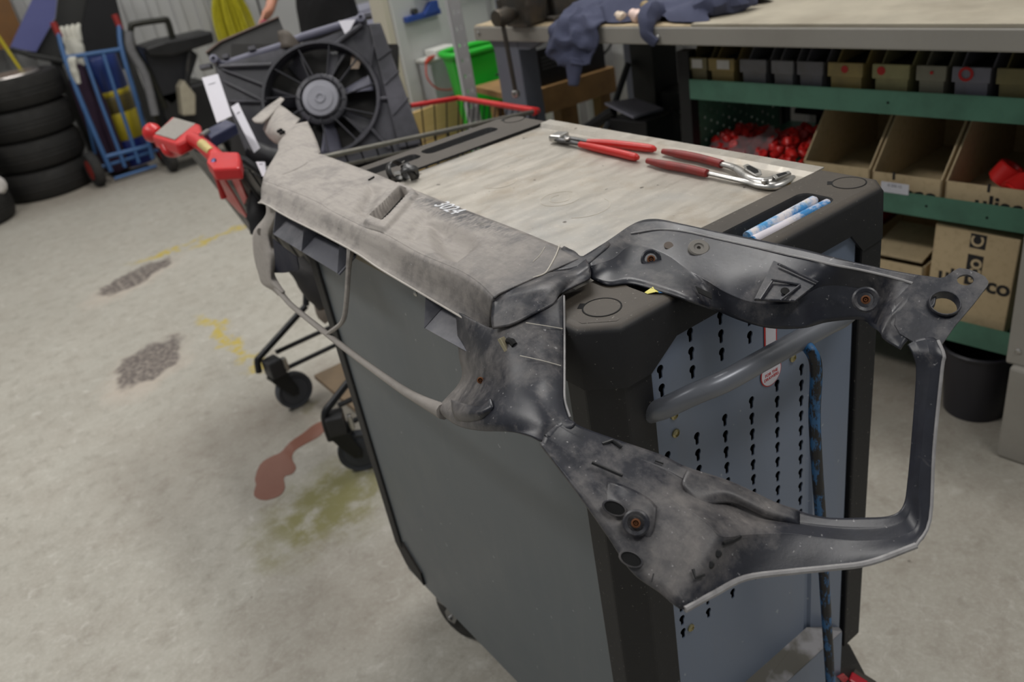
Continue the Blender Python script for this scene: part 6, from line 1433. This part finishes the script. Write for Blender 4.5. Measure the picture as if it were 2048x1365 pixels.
# yellow hose coil on the wall
hc = thing('hose_coil', 'yellow hose coil hanging on the far wall', 'hose', (2.42, 7.4, .4))
M_YEL = plain('yellow_hose', lin(200, 190, 40), .45, 0, .2, 30)
rg = random.Random(3)
for k in range(9):
    dx = -.10 + .03 * k; dy = rg.uniform(-.03, .03); lo = .38 + rg.uniform(-.04, .04)
    MB().tube([V(2.36 + dx, 7.38 + dy, lo), V(2.34 + dx * 1.1, 7.36 + dy, .62), V(2.34 + dx, 7.36 + dy, .85), V(2.37 + dx * .6, 7.36 + dy, 1.02 + .01 * (k % 3)), V(2.42 + dx * .6, 7.42, 1.0), V(2.44 + dx, 7.46, .8), V(2.45 + dx, 7.46, .5), V(2.42 + dx, 7.44, lo - .02), V(2.38 + dx, 7.40, lo - .03)], .014, 8, 4, True).build('hose_loop', M_YEL, hc, smooth=True)
MB().tube([V(2.36, 7.70, 1.02), V(2.40, 7.36, 1.0)], .015, 8).build('hook', M_DARKSTEEL, hc)
# steel door and light panels on the far wall
d1 = MB().bx((2.62, 7.66, 0), (3.55, 7.70, 2.1)).build('door_1', plain('door_grey', lin(200, 200, 198), .45, 0, .04, 4)); props(d1, 'light grey steel door in the far wall', kind='structure')
for x in (2.62, 2.74): MB().bx((x, 7.64, 0), (x + .012, 7.665, 2.1)).build('door_gap', M_DARKSTEEL, d1)
MB().tube([V(2.82, 7.63, .96), V(2.82, 7.60, .96), V(2.82, 7.60, .80), V(2.82, 7.63, .80)], .012, 8).build('door_handle', M_DARKSTEEL, d1)
for i, (x0, x1, y, z1, c, lab) in enumerate(((3.05, 3.6, 6.6, .70, (205, 205, 222), 'white plastic-wrapped crate on the floor beyond the fan'), (3.62, 3.75, 6.5, 1.3, (40, 44, 66), 'dark blue post standing beyond the white crate'), (2.95, 3.5, 6.1, .36, (150, 150, 180), 'low lavender-grey box in front of the white crate'))):
    t_ = thing('stored_box' if i != 1 else 'blue_post', lab, 'box' if i != 1 else 'post', ((x0 + x1) / 2, y, 0))
    MB().bx((x0, y, 0), (x1, y + .34, z1)).build('body', plain('stored_%d' % i, lin(*c), .5), t_, bevel=.01)
    MB().bx((x0 - .01, y - .01, z1), (x1 + .01, y + .35, z1 + .02)).build('lid', plain('stored_lid_%d' % i, lin(*c), .5), t_)

# ------------------------------------------------------------------ person in black working behind the cart
pe = thing('person', 'person in black work trousers and jacket standing behind the cart, hand forward', 'person', (2.2, 5.0, 0))
def skinmesh(name, verts, edges, radii, mat, parent, sub=2):
    me = bpy.data.meshes.new(name); me.from_pydata([tuple(v) for v in verts], edges, []); me.update()
    o = bpy.data.objects.new(name, me); COL.objects.link(o); attach(o, parent)
    o.modifiers.new('skin', 'SKIN'); me.skin_vertices or None
    for i, r in enumerate(radii): me.skin_vertices[0].data[i].radius = (r, r) if not isinstance(r, tuple) else r
    me.skin_vertices[0].data[0].use_root = True
    s = o.modifiers.new('sub', 'SUBSURF'); s.levels = sub; s.render_levels = sub
    me.materials.append(mat)
    return o
P0 = V(2.20, 5.0, 0)
ax, ay = V(.80, -.60, 0), V(-.60, -.80, 0)     # sideways, forward (towards the cart)
def B(a, f, z): return P0 + ax * a + ay * f + V(0, 0, z)
M_SKIN = plain('skin', lin(196, 140, 116), .5, 0, .08, 20)
M_CLOTHB = cloth_mat('black_work_cloth', lin(16, 16, 18), lin(30, 30, 33))
bv = [B(0, 0, .97), B(0, 0, 1.15), B(0, .01, 1.38), B(0, .02, 1.50), B(0, .05, 1.60), B(0, .05, 1.72),
      B(-.10, 0, .90), B(-.11, .01, .50), B(-.12, -.01, .10), B(-.13, .12, .05),
      B(.10, 0, .90), B(.11, .01, .50), B(.12, -.01, .10), B(.13, .12, .05),
      B(-.19, .0, 1.42), B(-.24, -.02, 1.16), B(-.28, .16, 1.02), B(-.285, .20, .995),
      B(.19, 0, 1.42), B(.24, -.03, 1.18), B(.16, .18, 1.16), B(.12, .24, 1.17)]
be = [(0, 1), (1, 2), (2, 3), (3, 4), (4, 5), (0, 6), (6, 7), (7, 8), (8, 9), (0, 10), (10, 11), (11, 12), (12, 13), (2, 14), (14, 15), (15, 16), (16, 17), (2, 18), (18, 19), (19, 20), (20, 21)]
br = [(.15, .11), (.135, .10), (.15, .105), .055, .08, .075, .08, .055, .04, .035, .08, .055, .04, .035, .05, .042, .03, .028, .05, .042, .03, .028]
# hand with five fingers at the end of the left arm
def hand(base, dirv, sv):
    global bv, be, br
    d = dirv.normalized(); s = sv.normalized()
    i0 = len(bv); bv.append(bv[base] + d * .05); be.append((base, i0)); br.append((.036, .016))
    for k, (off, ln) in enumerate(((-.030, .066), (-.011, .076), (.010, .072), (.030, .058))):
        a = len(bv); up = V(0, 0, -1)
        bv += [bv[i0] + d * .035 + s * off, bv[i0] + d * (.035 + ln * .55) + s * off * 1.05 + up * .012, bv[i0] + d * (.035 + ln * .85) + s * off * 1.05 + up * .038]
        be += [(i0, a), (a, a + 1), (a + 1, a + 2)]; br += [.0095, .009, .0075]
    a = len(bv); bv += [bv[i0] + s * -.045 + d * -.005, bv[i0] + s * -.06 + d * .03 + V(0, 0, -.01)]
    be += [(i0, a), (a, a + 1)]; br += [.011, .009]
hand(17, ay * .8 - ax * .3 + V(0, 0, -.25), ax * .6 + V(0, 0, .8))
hand(21, ay * .8 - ax * .5, V(0, 0, 1))
skinmesh('body', bv, be, br, M_SKIN, pe)
tv = [B(0, 0, 1.12), B(0, 0, .95), B(-.10, 0, .88), B(-.112, .01, .50), B(-.12, -.01, .09), B(.10, 0, .88), B(.112, .01, .50), B(.12, -.01, .09)]
skinmesh('trousers', tv, [(0, 1), (1, 2), (2, 3), (3, 4), (1, 5), (5, 6), (6, 7)], [(.185, .14), (.19, .145), .112, .085, .07, .112, .085, .07], M_CLOTHB, pe)
jv = [B(0, 0, .97), B(0, 0, 1.15), B(0, .01, 1.38), B(0, .02, 1.47), B(-.19, 0, 1.42), B(-.24, -.02, 1.16), B(-.275, .12, 1.05), B(.19, 0, 1.42), B(.24, -.03, 1.18), B(.18, .14, 1.165)]
skinmesh('jacket', jv, [(0, 1), (1, 2), (2, 3), (2, 4), (4, 5), (5, 6), (2, 7), (7, 8), (8, 9)], [(.20, .155), (.18, .135), (.175, .125), .075, .07, .06, .045, .07, .06, .045], M_CLOTHB, pe)
m = MB(); m.lathe([(.088, -.02), (.098, .04), (.085, .09), (.05, .118), (.0001, .125)], B(0, .035, 1.66), (0, 0, 1), 24); m.build('hair', plain('brown_hair', lin(52, 40, 30), .8), pe, smooth=True)
for s in (-1, 1):
    MB().lathe([(.012, -.004), (.012, .004), (.0001, .006)], B(.03 * s, .128, 1.67), ay, 10).build('eye', plain('eye', lin(40, 34, 30), .3), pe)
    MB().bx(tuple(B(.125 * s, .05, 0) + V(-.05, -.05, 0)), tuple(B(.125 * s, .05, 0) + V(.05, .05, .08))).build('shoe', M_RUBBER, pe, bevel=.02)
m = MB(); m.tube([B(0, .128, 1.67), B(0, .150, 1.635), B(0, .132, 1.63)], [.009, .013, .008], 8); m.build('nose', M_SKIN, pe, smooth=True)
m = MB(); m.tube([B(-.025, .126, 1.595), B(0, .134, 1.592), B(.025, .126, 1.595)], .006, 6); m.build('mouth', plain('lips', lin(160, 96, 88), .5), pe, smooth=True)
o = MB().lathe([(.018, -.03), (.024, -.02), (.024, .02), (.014, .03)], tuple(B(-.30, .32, .935)), (.3, .2, 1), 14).build('small_container', plain('red_blue_plastic', lin(150, 40, 70), .4), smooth=True); props(o, 'small red and blue object held in the hand of the person', 'hand tool')
# puddle
m = MB()
pud = [(0.3281,2.112,0.0008),(0.3522,2.1587,0.0008),(0.361,2.1902,0.0008),(0.3993,2.2475,0.0008),(0.4375,2.2602,0.0008),(0.4735,2.2575,0.0008),(0.5165,2.2864,0.0008),(0.5655,2.2986,0.0008),(0.6146,2.3167,0.0008),(0.6507,2.3085,0.0008),(0.6437,2.2742,0.0008),(0.6014,2.2408,0.0008),(0.5501,2.236,0.0008),(0.509,2.2286,0.0008),(0.4848,2.1957,0.0008),(0.4759,2.1436,0.0008),(0.4547,2.1212,0.0008),(0.4289,2.1255,0.0008),(0.4117,2.0765,0.0008),(0.389,2.0522,0.0008),(0.3633,2.0544,0.0008),(0.34,2.0701,0.0008)]
c0 = sum((V(p) for p in pud), V(0, 0, 0)) / len(pud)
m.prism([V(p) - V(0, 0, .0006) for p in catmull(pud, 3, True)], (0, 0, .0012))
t = NT('oil_film'); pn = t.noise(8, 4, .6)
o = m.build('oil_puddle', t.out(t.mix(pn, lin(134, 92, 80), lin(150, 110, 96)), .12)); props(o, 'reddish-brown oil puddle on the floor beside the trolley', 'puddle')
